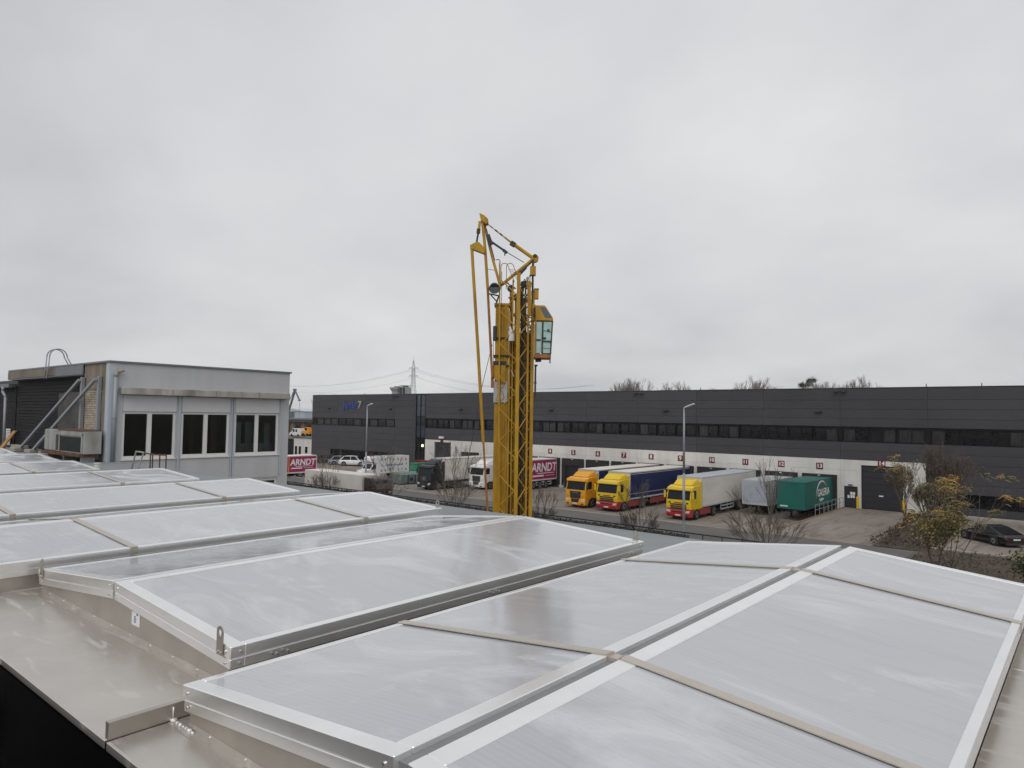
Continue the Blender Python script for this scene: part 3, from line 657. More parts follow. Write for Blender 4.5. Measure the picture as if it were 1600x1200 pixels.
MB().hexa([(0, 0, 0), (0.42, 0, 0), (0.42, 0.06, 0), (0, 0.06, 0), (0.25, 0.42, 0.78), (0.67, 0.42, 0.78), (0.67, 0.48, 0.78), (0.25, 0.48, 0.78)]).build('board', mat('pale_timber', rgb(176, 132, 84), 0.8, 0, 0.2, 5), wd)
# ------------------------------------------------------------------ warehouse
D = 75.85
wh = thing('warehouse', 'long anthracite clad logistics warehouse with white dock wall, window band and numbered docks', 'building', (0, D, 0))
def wbox(name, m, x0, x1, y0, y1, z0, z1, bevel=0, parent=None): return box(name, m, x0, x1, y0, y1, z0, z1, parent or wh, bevel)
XL, XR = -112.2, 33.9
core = MB(); core.box(XL+0.02, XR, 0.30, 62, -0.8, 11.9); core.build('core', M_DARK, wh)
wbox('roof_sheet', M_MEMB, XL+0.05, XR, 0.05, 62, 11.9, 11.95)
wbox('parapet_cap', M_CLADL, XL-0.03, XR, -0.09, 0.2, 11.955, 12.04, 0.01)
wbox('west_wall', M_CLAD, XL-0.05, XL+0.019, -0.05, 62, -0.8, 11.95)
J = [-81.45, -73.75, -66.1, -58.4, -50.95, -43.4, -35.65, -27.88, -20.05, -12.28, -4.6, 3.1, 10.8, 18.5, 26.2, 33.9]
rows_top = [(8.12, 8.95), (8.95, 9.88), (9.88, 10.80), (10.80, 11.95)]
rows_mid = [(4.80, 5.70), (5.70, 6.56)]
rows_low = [(2.12, 3.0), (3.0, 3.9), (3.9, 4.80)]
def clad(x0, x1, z0, z1):
    key = ('clad', round(x1-x0, 2), round(z1-z0, 2))
    if key not in _MATS:
        b = MB(); w, h = x1-x0, z1-z0
        b.hexa([(0.012, -0.055, 0.012), (w-0.012, -0.055, 0.012), (w-0.002, 0.0, 0.002), (0.002, 0.0, 0.002), (0.012, -0.055, h-0.012), (w-0.012, -0.055, h-0.012), (w-0.002, 0, h-0.002), (0.002, 0, h-0.002)])
        o = b.build('cladding_panel', M_CLAD, wh); o.location = (x0, random.uniform(-.002, .002), z0); _MATS[key] = o
    else: inst(_MATS[key], wh, (x0, random.uniform(-.002, .002), z0))
for i, (a, b) in enumerate(zip(J, J[1:])):
    for r in rows_top+rows_mid: clad(a, b, *r)
    if a > -12.5:
        for r in rows_low: clad(a, b, *r)
MB().box(-81.4, XR, 0.002, 0.29, 8.11, 11.9).box(-81.4, XR, 0.002, 0.29, 4.7, 6.57).build('cladding_rail', M_DARK, wh)
wbox('cladding_rail', M_DARK, -12.4, XR, 0.002, 0.29, 2.12, 4.7)
# left office part
JL = [-112.2, -104.3, -96.6, -88.8, -83.75]
lr = [(-0.7, 0.2), (2.30, 3.35), (3.35, 4.4), (4.4, 5.45), (5.45, 6.50), (7.85, 8.87), (8.87, 9.9), (9.9, 10.92), (10.92, 11.95)]
for a, b in zip(JL, JL[1:]):
    for r in lr: clad(a, b, *r)
clad(-88.8, -83.75, 6.5, 7.85); clad(-88.8, -83.75, 0.2, 2.30); clad(-112.2, -106.3, 0.2, 2.30)
wbox('cladding_rail', M_DARK, XL+0.03, -83.75, 0.002, 0.29, -0.7, 0.2); wbox('cladding_rail', M_DARK, XL+0.03, -83.75, 0.002, 0.29, 2.3, 6.5); wbox('cladding_rail', M_DARK, XL+0.03, -83.75, 0.002, 0.29, 7.86, 11.9)
wbox('cladding_rail', M_DARK, -88.8, -83.75, 0.002, 0.29, 0.2, 2.3)
def window(x0, x1, z0, z1, n, rnd, fr=0.07, light=0.35, deep=0.06):
    f = MB(); f.box(x0, x1, deep, deep+0.1, z0, z0+fr); f.box(x0, x1, deep, deep+0.1, z1-fr, z1)
    w = (x1-x0-fr*(n+1))/n; xs = [x0+i*(w+fr) for i in range(n+1)]
    for x in xs: f.box(x, x+fr, deep, deep+0.1, z0+fr, z1-fr)
    o = f.build('window', M_FRAMED, wh)
    for x in xs[:-1]:
        t = rnd.uniform(-0.012, 0.012)
        MB().hexa([(x+fr, deep+0.05+t, z0+fr), (x+fr+w, deep+0.05-t, z0+fr), (x+fr+w, deep+0.06-t, z0+fr), (x+fr, deep+0.06+t, z0+fr), (x+fr, deep+0.05+t, z1-fr), (x+fr+w, deep+0.05-t, z1-fr), (x+fr+w, deep+0.06-t, z1-fr), (x+fr, deep+0.06+t, z1-fr)]).build('pane', M_GLASS2 if rnd.random() < light else M_GLASS, o)
rnd = random.Random(21)
for a, b in zip(J, J[1:]):
    g = (b-a-0.45-0.36)/3
    for k in range(3):
        x0 = a+0.225+k*(g+0.18); window(x0, x0+g, 6.60, 7.95, 2, rnd, 0.09)
    wbox('band_post', M_FRAMED, a-0.2, a+0.2, 0.03, 0.28, 6.60, 8.06)
wbox('band_lintel', M_FRAMED, -81.4, XR, 0.0, 0.29, 7.96, 8.10)
x = -110.9
for k in range(10): window(x, x+2.13, 6.53, 7.83, 1, rnd, 0.13, 0.6); x += 2.19
wbox('band_end', M_FRAMED, -112.1, -110.95, 0.04, 0.29, 6.51, 7.84)
x = -106.2
for k in range(8): window(x, x+2.13, 0.22, 2.28, 2, rnd, 0.10, 0.15); x += 2.17
x = -11.9
for k in range(14): window(x, x+3.1, 0.92, 2.10, 2, rnd, 0.10, 0.12, 0.12); x += 3.22
wbox('plinth', M_CLADL, -12.3, XR, -0.04, 0.29, 0.22, 0.90); wbox('plinth', M_CLADL, -106.3, -88.8, -0.02, 0.29, -0.7, 0.19)
# glazed stair tower strip
wbox('tower_side', M_FRAMED, -83.74, -83.6, -0.04, 0.29, -0.7, 11.9); wbox('tower_side', M_FRAMED, -81.62, -81.46, -0.04, 0.29, -0.7, 11.9); wbox('tower_side', M_FRAMED, -82.75, -82.6, -0.02, 0.29, -0.7, 11.9)
for k, (z0, z1) in enumerate([(-0.7, 1.2), (1.25, 3.1), (3.15, 5.0), (5.05, 6.9), (6.95, 8.4), (8.45, 10.1), (10.15, 11.85)]):
    for x0, x1 in ((-83.58, -82.77), (-82.58, -81.64)): wbox('tower_pane', M_GLASSB if k > 4 or k == 3 else M_GLASS, x0, x1, 0.05, 0.08, z0, z1)
la = wbox('wall_lamp', M_FRAMED, -82.0, -81.7, -0.14, -0.045, 3.55, 4.0)
MB().disc((-81.85, -0.22, 3.78), 'y', 0.20, 0.15, 12).build('lamp_glass', emit('warm_lamp', (1.0, 0.86, 0.5, 1), 2.2), la)
# white concrete dock wall
for i, (a, b) in enumerate(zip(J[:9], J[1:10])):
    for z0, z1 in ((-0.75, 1.2), (1.2, 3.72), (3.72, 4.785)):
        if a > -20.3 and z1 < 3.8:
            for p0, p1 in ((a, -19.72), (-18.46, -18.14), (-14.45, b-0.2)): MB().box(p0+0.006, p1-0.006, -0.05, 0.28, z0+0.006, z1-0.006).build('concrete_panel', M_CONC, wh)
            if z1 > 2: MB().box(-19.72, -18.46, -0.05, 0.28, 2.14, z1-0.006).build('concrete_panel', M_CONC, wh)
        elif a > -20.3:
            MB().box(a+0.006, -18.14, -0.05, 0.28, z0+0.006, z1).box(-18.14, -14.45, -0.05, 0.28, 4.31, z1).box(-14.45, b-0.2, -0.05, 0.28, z0+0.006, z1).build('concrete_panel', M_CONC, wh)
        elif a < -74 and z1 < 4:
            for p0, p1 in ((a, -79.35), (-75.7, b)): MB().box(p0+0.006, p1-0.006, -0.05, 0.28, z0+0.006, z1-0.006).build('concrete_panel', M_CONC, wh)
        elif a < -74:
            MB().box(a+0.006, -79.35, -0.05, 0.28, z0+0.006, z1).box(-79.35, -75.7, -0.05, 0.28, 4.47, z1).box(-75.7, b-0.006, -0.05, 0.28, z0+0.006, z1).build('concrete_panel', M_CONC, wh)
        else: MB().box(a+0.006, b-0.006, -0.05, 0.28, z0+0.006, z1-(0.006 if z1 < 4 else 0)).build('concrete_panel', M_CONC, wh)
# gates
def gate(x0, x1, z0, z1, handle):
    o = wbox('gate', M_FRAMED, x0, x1, 0.16, 0.26, z0, z1); n = 7; h = (z1-z0)/n
    for k in range(n): MB().box(x0+0.06, x1-0.06, 0.11, 0.155, z0+k*h+0.012, z0+(k+1)*h-0.012).build('gate_section', M_GATE, o, 0.01)
    if handle: box('handle_plate', M_WHITE, x0+1.55, x0+1.95, 0.09, 0.108, z0+1.28, z0+1.40, o)
gate(-18.12, -14.47, 0.02, 4.29, True); gate(-79.33, -75.72, -0.68, 4.45, False)
do = wbox('side_door', M_GATE, -19.70, -18.48, 0.02, 0.1, 0.03, 2.12, 0.01)
for x0, z0, x1, z1 in ((-19.42, 0.95, -19.22, 1.24), (-19.16, 1.3, -18.95, 1.58), (-18.92, 1.3, -18.72, 1.56), (-19.14, 0.98, -18.95, 1.27), (-18.92, 0.98, -18.74, 1.25)): box('notice_sheet', M_WHITE, x0, x1, 0.012, 0.018, z0, z1, do)
box('door_lamp', M_GATE, -19.3, -18.9, -0.2, -0.06, 2.25, 2.33, wh)
# dock shelters
docks = {4: -56.77, 5: -52.95, 6: -49.13, 7: -45.31, 8: -41.5, 9: -37.65, 10: -33.75, 11: -29.86, 12: -25.95, 13: -22.06}
def shelter(x):
    o = MB(); o.box(-1.70, 1.70, -0.33, -0.055, 3.0, 3.2); o.box(-1.70, -1.58, -0.32, -0.055, -0.35, 2.999); o.box(1.58, 1.70, -0.32, -0.055, -0.35, 2.999)
    s = o.build('dock_shelter', M_BLACK, wh, 0.02); s.location = (x, 0, 0)
    MB().box(-1.58, 1.58, -0.325, -0.305, 2.28, 2.998).build('head_curtain', M_BLACK, s)
    MB().box(-1.579, -1.05, -0.30, -0.28, 0.25, 2.998).build('side_curtain', M_BLACK, s); MB().box(1.05, 1.579, -0.30, -0.28, 0.25, 2.998).build('side_curtain', M_BLACK, s)
    MB().box(-1.3, 1.3, -0.10, -0.06, 0.46, 2.9).build('dock_door', M_GATE, s)
    MB().box(-1.5, 1.5, -0.12, -0.056, -0.7, 0.44).build('dock_pit', M_CHASSIS, s)
    MB().box(-1.45, -1.15, -0.30, -0.121, 0.0, 0.5).build('dock_bumper', M_BLACK, s); MB().box(1.15, 1.45, -0.30, -0.121, 0.0, 0.5).build('dock_bumper', M_BLACK, s)
    MB().box(-0.12, 0.12, -0.35, -0.332, 3.05, 3.11).build('shelter_lamp', M_WHITE, s)
    return s
sh0 = None
for x in [-71.55, -64.4, -60.6]+list(docks.values()):
    if sh0 is None: sh0 = shelter(x)
    else: c = copy_tree(sh0, wh); c.location = (x, 0, 0)
for n, x in list(docks.items())+[(14, -16.27)]:
    z = 4.0 if n < 14 else 4.56
    s = wbox('number_sign', M_SIGNR, x-0.33, x+0.33, -0.085, -0.052, z-0.33, z+0.33)
    text('digits', str(n), 0.66 if n < 10 else 0.56, M_WHITE, s, (x, -0.088, z), RX90, 0.003, 0.014)
wbox('gate_lamp', M_WHITE, -78.1, -77.2, -0.35, -0.06, 5.05, 5.35); wbox('number_sign', M_SIGNR, -77.95, -77.35, -0.085, -0.056, 4.48, 4.95)
for x in (-106.99, -89.9, -73.64, -56.64, -39.55, -22.15):
    MB().box(x-0.35, x+0.35, -0.35, -0.06, 9.52, 9.64).box(x-0.08, x+0.08, -0.2, -0.06, 9.42, 9.6).build('wall_light', M_GATE, wh, 0.02)
for x in (-43.65, -42.85, -20.39, -19.66, -89.17, -88.21):
    MB().box(x-0.27, x+0.27, -0.42, -0.2, 11.55, 11.74).box(x-0.05, x+0.05, -0.25, -0.056, 11.6, 11.7).build('floodlight', M_GATE, wh, 0.03)
M_LETB = mat('letter_blue', rgb(42, 74, 140), 0.45)
M_LETG = mat('letter_grey', rgb(170, 174, 178), 0.45)
text('sign_letters', 'Junde', 1.75, M_LETB, wh, (-100.95, -0.12, 10.15), RX90, 0.05, 0.05, sx=0.92)
text('sign_letters', '7', 1.85, M_LETG, wh, (-98.15, -0.12, 10.15), RX90, 0.05, 0.02)
for x in (-60, -35.2, -12.4, -8.0, -97): MB().tube((x, 0.05, 12.04), (x, 0.05, 12.3), 0.04).build('roof_stub', M_GATE, wh)
u = thing('roof_cooling_unit', 'pale flared cooling unit on the warehouse roof left of the pylon', 'air conditioner', (-98.9, 85, 11.95))
MB().box(-0.8, 0.8, -0.8, 0.8, 0, 0.9).hexa([(-0.8, -0.8, 0.9), (0.8, -0.8, 0.9), (0.8, 0.8, 0.9), (-0.8, 0.8, 0.9), (-1.05, -1.05, 1.35), (1.05, -1.05, 1.35), (1.05, 1.05, 1.35), (-1.05, 1.05, 1.35)]).box(-1.07, 1.07, -1.07, 1.07, 1.35, 1.7).build('housing', M_ACW, u)
MB().tube((0.0, 0, 1.7), (0, 0, 1.85), 0.7, 0.7, 14).build('fan_ring', M_GATE, u)
u = thing('roof_ventilator', 'boxy roof ventilator with dark louvres and a flat hood beside the cooling unit', 'ventilator', (-96.85, 85, 11.95))
MB().box(-0.75, 0.75, -0.7, 0.7, 0, 1.7).build('housing', M_ACW, u); MB().box(-0.85, 0.85, -0.8, 0.8, 1.9, 2.0).box(-0.4, 0.4, -0.4, 0.4, 1.7, 1.9).build('hood', M_ACW, u)
for x in (-0.38, 0.36): box('louvre', M_GATE, x-0.28, x+0.28, -0.72, -0.701, 0.5, 1.6, u)
# railing, bollards
rl = thing('railing', 'galvanised steel railing along the raised loading apron beside the green trailer', 'railing', (-19.66, 66.2, 0.10))
for z in (0.95, 0.5): MB().tube((0, 0, z), (0, 9.0, z), 0.028).build('rail', M_POLE, rl)
for k in range(8): MB().tube((0, k*9/7, 0), (0, k*9/7, 0.95), 0.026).build('post', M_POLE, rl)
for x, lab in ((-18.3, 'yellow bollard between the small grey door and gate 14'), (-14.25, 'yellow bollard at the right corner of gate 14')):
    b = thing('bollard', lab, 'bollard', (x, 75.1, 0.012), 0, 'yellow bollards at gate 14')
    MB().tube((0, 0, 0), (0, 0, 1.15), 0.13, None, 12).tube((0, 0, 1.15), (0, 0, 1.2), 0.13, 0.08, 12).build('post', M_YELB, b); MB().disc((0, 0, 0.02), 'z', 0.19, 0.04, 12).build('foot', M_CHASSIS, b)
b = thing('barrier_board', 'small tilted red barrier board at the edge of the planting bed', 'barrier', (-12.6, 68.6, 0.05), 0.6)
MB().hexa([(-0.5, -0.03, 0.1), (0.5, -0.03, 0.55), (0.5, 0.03, 0.55), (-0.5, 0.03, 0.1), (-0.55, -0.03, 0.28), (0.45, -0.03, 0.78), (0.45, 0.03, 0.78), (-0.55, 0.03, 0.28)]).build('board', mat('barrier_red', rgb(150, 36, 32), 0.5), b)
MB().tube((-0.4, 0, 0), (-0.4, 0, 0.3), 0.03).tube((0.4, 0, 0), (0.4, 0, 0.7), 0.03).build('legs', M_CHASSIS, b)
# ------------------------------------------------------------------ folded self-erecting tower crane
cr = thing('tower_crane', 'folded yellow self erecting tower crane with glazed cab rising behind the skylights', 'crane', (-20, 24, 0), R(40.04))
def cbar(name, p0, p1, w, h=None, m=M_CR): return MB().bar(p0, p1, w, h).build(name, m, cr)
def ctube(name, pts, r, m=M_CR, n=8): return MB().path(pts, r, n).build(name, m, cr, smooth=False)
# base: cross frame, slewing platform, ballast (behind the roof edge)
box('base_frame', M_CR, -2.3, 2.3, -0.25, 0.25, 0.45, 0.8, cr, 0.03); box('base_frame', M_CR, -0.25, 0.25, -2.3, 2.3, 0.46, 0.81, cr, 0.03)
for x, y in ((-2.2, 0), (2.2, 0), (0, -2.2), (0, 2.2)): MB().disc((x, y, 0.04), 'z', 0.4, 0.08, 12).tube((x, y, 0.05), (x, y, 0.46), 0.09).build('outrigger_foot', M_CRBLK, cr)
MB().disc((0, 0.5, 0.95), 'z', 0.9, 0.28, 20).build('slewing_ring', M_CRBLK, cr); box('slewing_platform', M_CR, -1.2, 1.2, -0.9, 2.8, 1.1, 1.4, cr, 0.03)
for k in range(4): box('ballast_block', M_CONCD, -1.0, 1.0, 1.9, 2.7, 1.41+k*0.5, 1.89+k*0.5, cr, 0.03)
# inner box mast
box('mast_box', M_CR, -0.92, -0.31, 0.25, 0.90, 1.41, 13.8, cr, 0.02)
for x in (-0.60, -0.47): box('mast_rib', M_CR, x-0.03, x+0.03, 0.20, 0.249, 1.41, 13.6, cr, 0.006)
box('mast_flange', M_CR, -0.30, -0.22, 0.22, 0.9, 1.41, 13.4, cr)
box('mast_shade_strip', M_CRD, -0.215, -0.12, 0.6, 0.9, 1.41, 13.0, cr)  # solid dark strip standing in for the shade beside the mast
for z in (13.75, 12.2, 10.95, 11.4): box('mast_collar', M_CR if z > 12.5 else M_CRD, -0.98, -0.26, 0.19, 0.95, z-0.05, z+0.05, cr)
box('mast_bracket', M_CRBLK, -1.02, -0.86, 0.1, 0.5, 12.1, 12.75, cr, 0.02); box('mast_bracket', M_CRBLK, -1.0, -0.4, 0.16, 0.22, 11.0, 11.16, cr)
# chords
cbar('chord', (0.115, -0.38, 1.41), (0.105, -0.38, 15.05), 0.16)
box('chord_cap', M_CR, 0.02, 0.19, -0.46, -0.30, 15.05, 15.09, cr)
ctube('chord', [(-0.60, -0.05, 1.41), (-0.76, -0.05, 15.6)], 0.035)
cbar('chord', (0.57, 0.05, 1.41), (0.56, 0.05, 14.62), 0.09)
cbar('chord', (0.77, 0.25, 1.41), (0.77, 0.25, 14.3), 0.15)
cbar('chord', (-0.22, 1.25, 1.41), (-0.25, 1.25, 14.75), 0.10); cbar('chord', (0.80, 1.25, 1.41), (0.82, 1.25, 14.6), 0.10)
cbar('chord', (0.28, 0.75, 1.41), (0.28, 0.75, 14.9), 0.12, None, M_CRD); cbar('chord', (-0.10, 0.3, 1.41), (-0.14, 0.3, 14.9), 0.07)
# lattice braces, front left face and front right face, then the darker inner faces
def braces(a, b, z0, z1, pitch, r, m, both=True, off=0.0):
    z = z0+off
    while z+pitch < z1:
        ctube('brace', [(*a, z), (*b, z+pitch*0.5)], r, m, 6)
        if both: ctube('brace', [(*b, z+pitch*0.5), (*a, z+pitch)], r, m, 6)
        z += pitch
braces((-0.68, -0.06), (0.05, -0.34), 1.5, 15.2, 1.45, 0.026, M_CR, True, 0.25)
braces((0.18, -0.34), (0.53, 0.03), 1.5, 14.8, 1.05, 0.026, M_CR, True, 0.3)
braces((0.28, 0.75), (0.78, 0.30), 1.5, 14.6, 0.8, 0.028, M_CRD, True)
braces((-0.2, 1.22), (0.76, 1.22), 1.5, 14.6, 1.5, 0.03, M_CRR, True)
braces((-0.12, 0.32), (0.26, 0.72), 1.5, 14.9, 0.9, 0.024, M_CR, True, 0.1)
# inner telescopic mast and cable tray filling the core
for x0, x1, y0, y1 in ((-0.06, 0.03, 0.85, 1.1), (0.33, 0.50, 0.95, 1.15), (-0.29, -0.14, 0.98, 1.2)): box('inner_chord', M_CR, x0, x1, y0, y1, 1.41, 14.2, cr, 0.01)
box('inner_mast_plate', M_CRD, -0.20, 0.74, 1.30, 1.34, 1.41, 12.6, cr)
braces((-0.05, 0.84), (0.34, 0.94), 1.5, 14.2, 0.7, 0.03, M_CR, True); braces((0.48, 0.9), (0.78, 1.2), 1.5, 14.2, 0.9, 0.03, M_CRR, True)
# hydraulic hoses in the shaded core
rnd = random.Random(5)
for k in range(5):
    x = 0.2+0.07*k; ctube('hose', [(x+rnd.uniform(-.03, .03), 0.55+rnd.uniform(-.1, .1), 1.41+i*1.32) for i in range(11)], 0.02, M_CRBLK, 5)
for k in range(4):
    x = 0.15+0.12*k; pts = [(x+0.12*math.sin(i*0.5), 0.1, 13.9+0.9*math.sin(math.pi*i/8)+0.1*k) for i in range(9)]
    ctube('hose', pts, 0.018, M_CRBLK, 5)
for k in range(14):
    x, y, z_ = rnd.uniform(-0.35, 0.75), rnd.uniform(0.2, 1.1), rnd.uniform(13.9, 14.9); dx, dz = rnd.uniform(-.3, .3), rnd.uniform(-.45, .45)
    cbar('head_stay', (x, y, z_), (x+dx, y+0.2, z_+dz), 0.05, None, M_CR if k % 3 else M_CRD)
for x, z_ in ((-0.25, 14.5), (0.35, 14.7), (0.0, 14.1)): MB().disc((x, 0.35, z_), 'y', 0.16, 0.06, 14).build('rope_sheave', M_CRBLK, cr)
# folded jib head: pole pair, tie, strut
ctube('jib_pole', [(-1.60, 0.1, 17.66), (-1.43, 0.1, 16.2), (-1.29, 0.05, 14.45)], 0.07)
ctube('jib_pole', [(-1.29, 0.05, 14.45), (-1.02, 0.05, 10.4)], 0.06, M_CRR)
ctube('jib_pole', [(-1.50, 0.3, 17.42), (-1.11, 0.2, 15.91), (-0.72, 0.1, 14.55)], 0.065)
ctube('jib_pole', [(-1.42, 0.28, 17.2), (-1.02, 0.2, 15.75)], 0.05, M_CRD)
ctube('long_pole', [(-2.04, 0, 16.3), (-1.67, 0, 11.54), (-1.37, 0, 7.47)], 0.075)
ctube('long_pole', [(-1.37, 0, 7.55), (-1.13, 0, 4.47), (-1.0, 0, 2.6)], 0.05, M_CRR)
MB().prism([(-2.12, 16.38), (-2.10, 16.22), (-1.45, 15.98), (-1.42, 16.22), (-1.70, 16.52), (-1.84, 16.53)], 'y', -0.09, 0.16).build('link_plate', M_CR, cr, 0.015)
MB().prism([(-1.72, 17.86), (-1.64, 17.55), (-1.42, 17.35), (-1.3, 17.42), (-1.32, 17.6), (-1.52, 17.78)], 'y', -0.06, 0.35).build('head_plate', M_CR, cr, 0.015)
ctube('link_rod', [(-1.70, 0.05, 17.5), (-1.74, 0.05, 17.0)], 0.06); ctube('link_rod', [(-1.74, 0.05, 17.1), (-1.83, 0.05, 16.5)], 0.045, M_CRBLK)
MB().bar((-1.74, 0.05, 17.15), (-1.76, 0.05, 16.95), 0.16).build('rod_collar', M_CRD, cr)
td = [(-1.34, 0.2, 17.42), (-0.55, 0.2, 16.82), (-0.19, 0.2, 16.54), (0.80, 0.2, 15.85)]
for k in range(7):
    a = Vector(td[0]).lerp(Vector(td[1]), k/7); b = Vector(td[0]).lerp(Vector(td[1]), (k+1)/7)
    ctube('tie_segment', [a, b], 0.028+0.012*(k > 2), mat('tie_red', rgb(120, 54, 46), 0.6) if k % 2 else mat('tie_white', rgb(186, 178, 172), 0.6), 6)
ctube('tie_bar', [td[1], td[2]], 0.045); ctube('tie_bar', [td[2], td[3]], 0.085); MB().bar((-0.28, 0.2, 16.58), (-0.08, 0.2, 16.46), 0.2).build('tie_joint', M_CRD, cr)
MB().disc((0.83, 0.2, 15.86), 'y', 0.17, 0.3, 14).build('joint_wheel', M_CR, cr); MB().disc((0.83, 0.2, 15.95), 'y', 0.09, 0.34, 12).build('joint_pin', M_CRD, cr)
ctube('lower_strut', [(0.76, 0.2, 15.86), (-0.68, 0.1, 14.6)], 0.075)
ctube('hydraulic_ram', [(0.10, 0.1, 15.08), (0.42, 0.15, 15.45)], 0.075, M_CRBLK); ctube('hydraulic_ram', [(0.42, 0.15, 15.45), (0.68, 0.2, 15.72)], 0.045, M_CRBLK)
box('pulley_block', M_CR, 0.62, 0.88, 0.05, 0.35, 15.08, 15.50, cr, 0.02); box('pulley_block', M_CRD, 0.70, 0.80, 0.04, 0.36, 15.5, 15.8, cr)
ctube('hoist_rod', [(0.745, 0.2, 15.1), (0.755, 0.22, 13.7)], 0.05, M_CRBLK)
ctube('tension_rod', [(-1.30, 0.1, 16.68), (-0.51, 0.1, 16.15)], 0.05, M_CRBLK); ctube('tension_rod', [(-0.51, 0.1, 16.15), (0.33, 0.1, 15.66)], 0.018, M_CRBLK)
MB().bar((-1.32, 0.1, 16.9), (-1.15, 0.1, 16.45), 0.16).bar((-0.62, 0.1, 16.22), (-0.44, 0.1, 16.08), 0.12).bar((-0.52, 0.1, 16.15), (-0.55, 0.1, 15.96), 0.05).build('rod_bracket', M_CRBLK, cr)
ctube('cross_wire', [(-1.36, 0.1, 15.34), (-0.92, 0.15, 15.28)], 0.012, M_CRBLK)
ctube('hook_loop', [(-0.95, 0.2, 15.78), (-0.80, 0.2, 15.80), (-0.74, 0.2, 15.68), (-0.80, 0.2, 15.50)], 0.018, M_CRBLK)
# ladder hoops at the mast head
for x in (-0.70, -0.45):
    pts = [(x, 0, 14.4), (x, 0, 15.45)]+[(x+0.16*(1-math.cos(math.pi*i/6)), 0, 15.45+0.14*math.sin(math.pi*i/6)) for i in range(1, 7)]+[(x+0.62, 0.1, 14.75)]
    ctube('ladder_hoop', pts, 0.016, M_CRR, 5)
for k in range(6): ctube('ladder_rung', [(-0.3+0.06*k, 0, 15.3-0.09*k), (-0.05+0.06*k, 0.1, 15.3-0.11*k)], 0.012, M_CRR, 5)
# floodlight dish and its bracket
fl = MB(); fl.tube((-0.98, -0.30, 14.36), (-0.98, -0.12, 14.50), 0.25, 0.20, 14); fl.tube((-0.98, -0.12, 14.5), (-0.98, 0.0, 14.54), 0.14, 0.08, 12)
fo2 = fl.build('floodlight', M_CRBLK, cr, smooth=False)
MB().tube((-0.98, -0.315, 14.352), (-0.98, -0.303, 14.358), 0.22, 0.22, 14).build('floodlight_glass', mat('lamp_glass_grey', rgb(120, 128, 130), 0.15), fo2)
MB().path([(-1.24, 0.05, 14.2), (-0.78, 0.1, 14.12), (-0.9, 0.3, 13.8)], 0.035, 6).path([(-1.15, 0.05, 14.15), (-0.84, 0.25, 13.85)], 0.03, 6).build('floodlight_bracket', M_CRD, cr)
box('lantern', M_CR, 0.82, 1.02, 0.1, 0.32, 14.0, 14.45, cr, 0.02); box('lantern_cap', M_CRD, 0.81, 1.03, 0.09, 0.33, 14.45, 14.48, cr)
MB().prism([(0.50, 14.6), (0.66, 14.6), (0.70, 13.2), (0.52, 13.2)], 'y', -0.08, 0.0).build('lug_plate', M_CR, cr, 0.02); MB().disc((0.57, -0.04, 14.66), 'y', 0.13, 0.1, 14).build('lug_eye', M_CR, cr)
# operator cab
cy0, cy1 = -0.50, 0.62
poly_roof = [(0.88, 13.62), (1.28, 13.62), (1.66, 13.02), (1.66, 12.92), (1.25, 12.94), (0.88, 12.94)]
MB().prism(poly_roof, 'y', cy0, cy1).build('cab_roof', M_CR, cr, 0.02)
MB().hexa([(1.325, cy0+0.10, 13.585), (1.325, cy1-0.10, 13.585), (1.31, cy1-0.10, 13.575), (1.31, cy0+0.10, 13.575), (1.645, cy0+0.10, 13.085), (1.645, cy1-0.10, 13.085), (1.63, cy1-0.1, 13.07), (1.63, cy0+0.1, 13.07)]).build('roof_window', M_WGLASS, cr)
q = MB(); q.hexa([(1.30, cy0-0.004, 13.06), (1.61, cy0-0.004, 13.06), (1.61, cy0-0.0005, 13.06), (1.30, cy0-0.0005, 13.06), (1.06, cy0-0.004, 13.54), (1.28, cy0-0.004, 13.54), (1.28, cy0-0.0005, 13.54), (1.06, cy0-0.0005, 13.54)]); q.build('roof_side_window', mat('cab_roof_glass', rgb(92, 100, 108), 0.12), cr)
box('cab_floor', M_CRR, 0.86, 1.58, cy0, cy1, 11.28, 11.44, cr, 0.01); MB().tube((1.54, cy0+0.02, 11.3), (1.54, cy0+0.02, 11.05), 0.03).build('cab_foot', M_CRD, cr)
for x, y in ((0.90, cy0+0.02), (1.20, cy0+0.02), (1.63, cy0+0.02), (0.90, cy1-0.02), (1.63, cy1-0.02)):
    xb = x-(0.07 if x > 1.5 else 0.02 if x > 1.0 else 0)
    cbar('cab_post', (xb, y, 11.44), (x, y, 12.93), 0.06 if x != 1.2 else 0.07, None, M_CRD if x > 1.0 else M_CR)
for (xa, xb, za, zb) in ((0.93, 1.16, 12.12, 12.88), (0.93, 1.15, 11.5, 12.02), (1.235, 1.605, 12.05, 12.88), (1.225, 1.575, 11.5, 11.98)):
    box('cab_pane', M_CABG, xa, xb, cy0+0.01, cy0+0.018, za, zb, cr); box('cab_pane', M_CABG, xa, xb, cy1-0.018, cy1-0.01, za, zb, cr)
MB().hexa([(1.56, cy0+0.05, 11.46), (1.57, cy0+0.05, 11.46), (1.57, cy1-0.05, 11.46), (1.56, cy1-0.05, 11.46), (1.64, cy0+0.05, 12.9), (1.65, cy0+0.05, 12.9), (1.65, cy1-0.05, 12.9), (1.64, cy1-0.05, 12.9)]).build('cab_front_pane', M_CABG, cr)
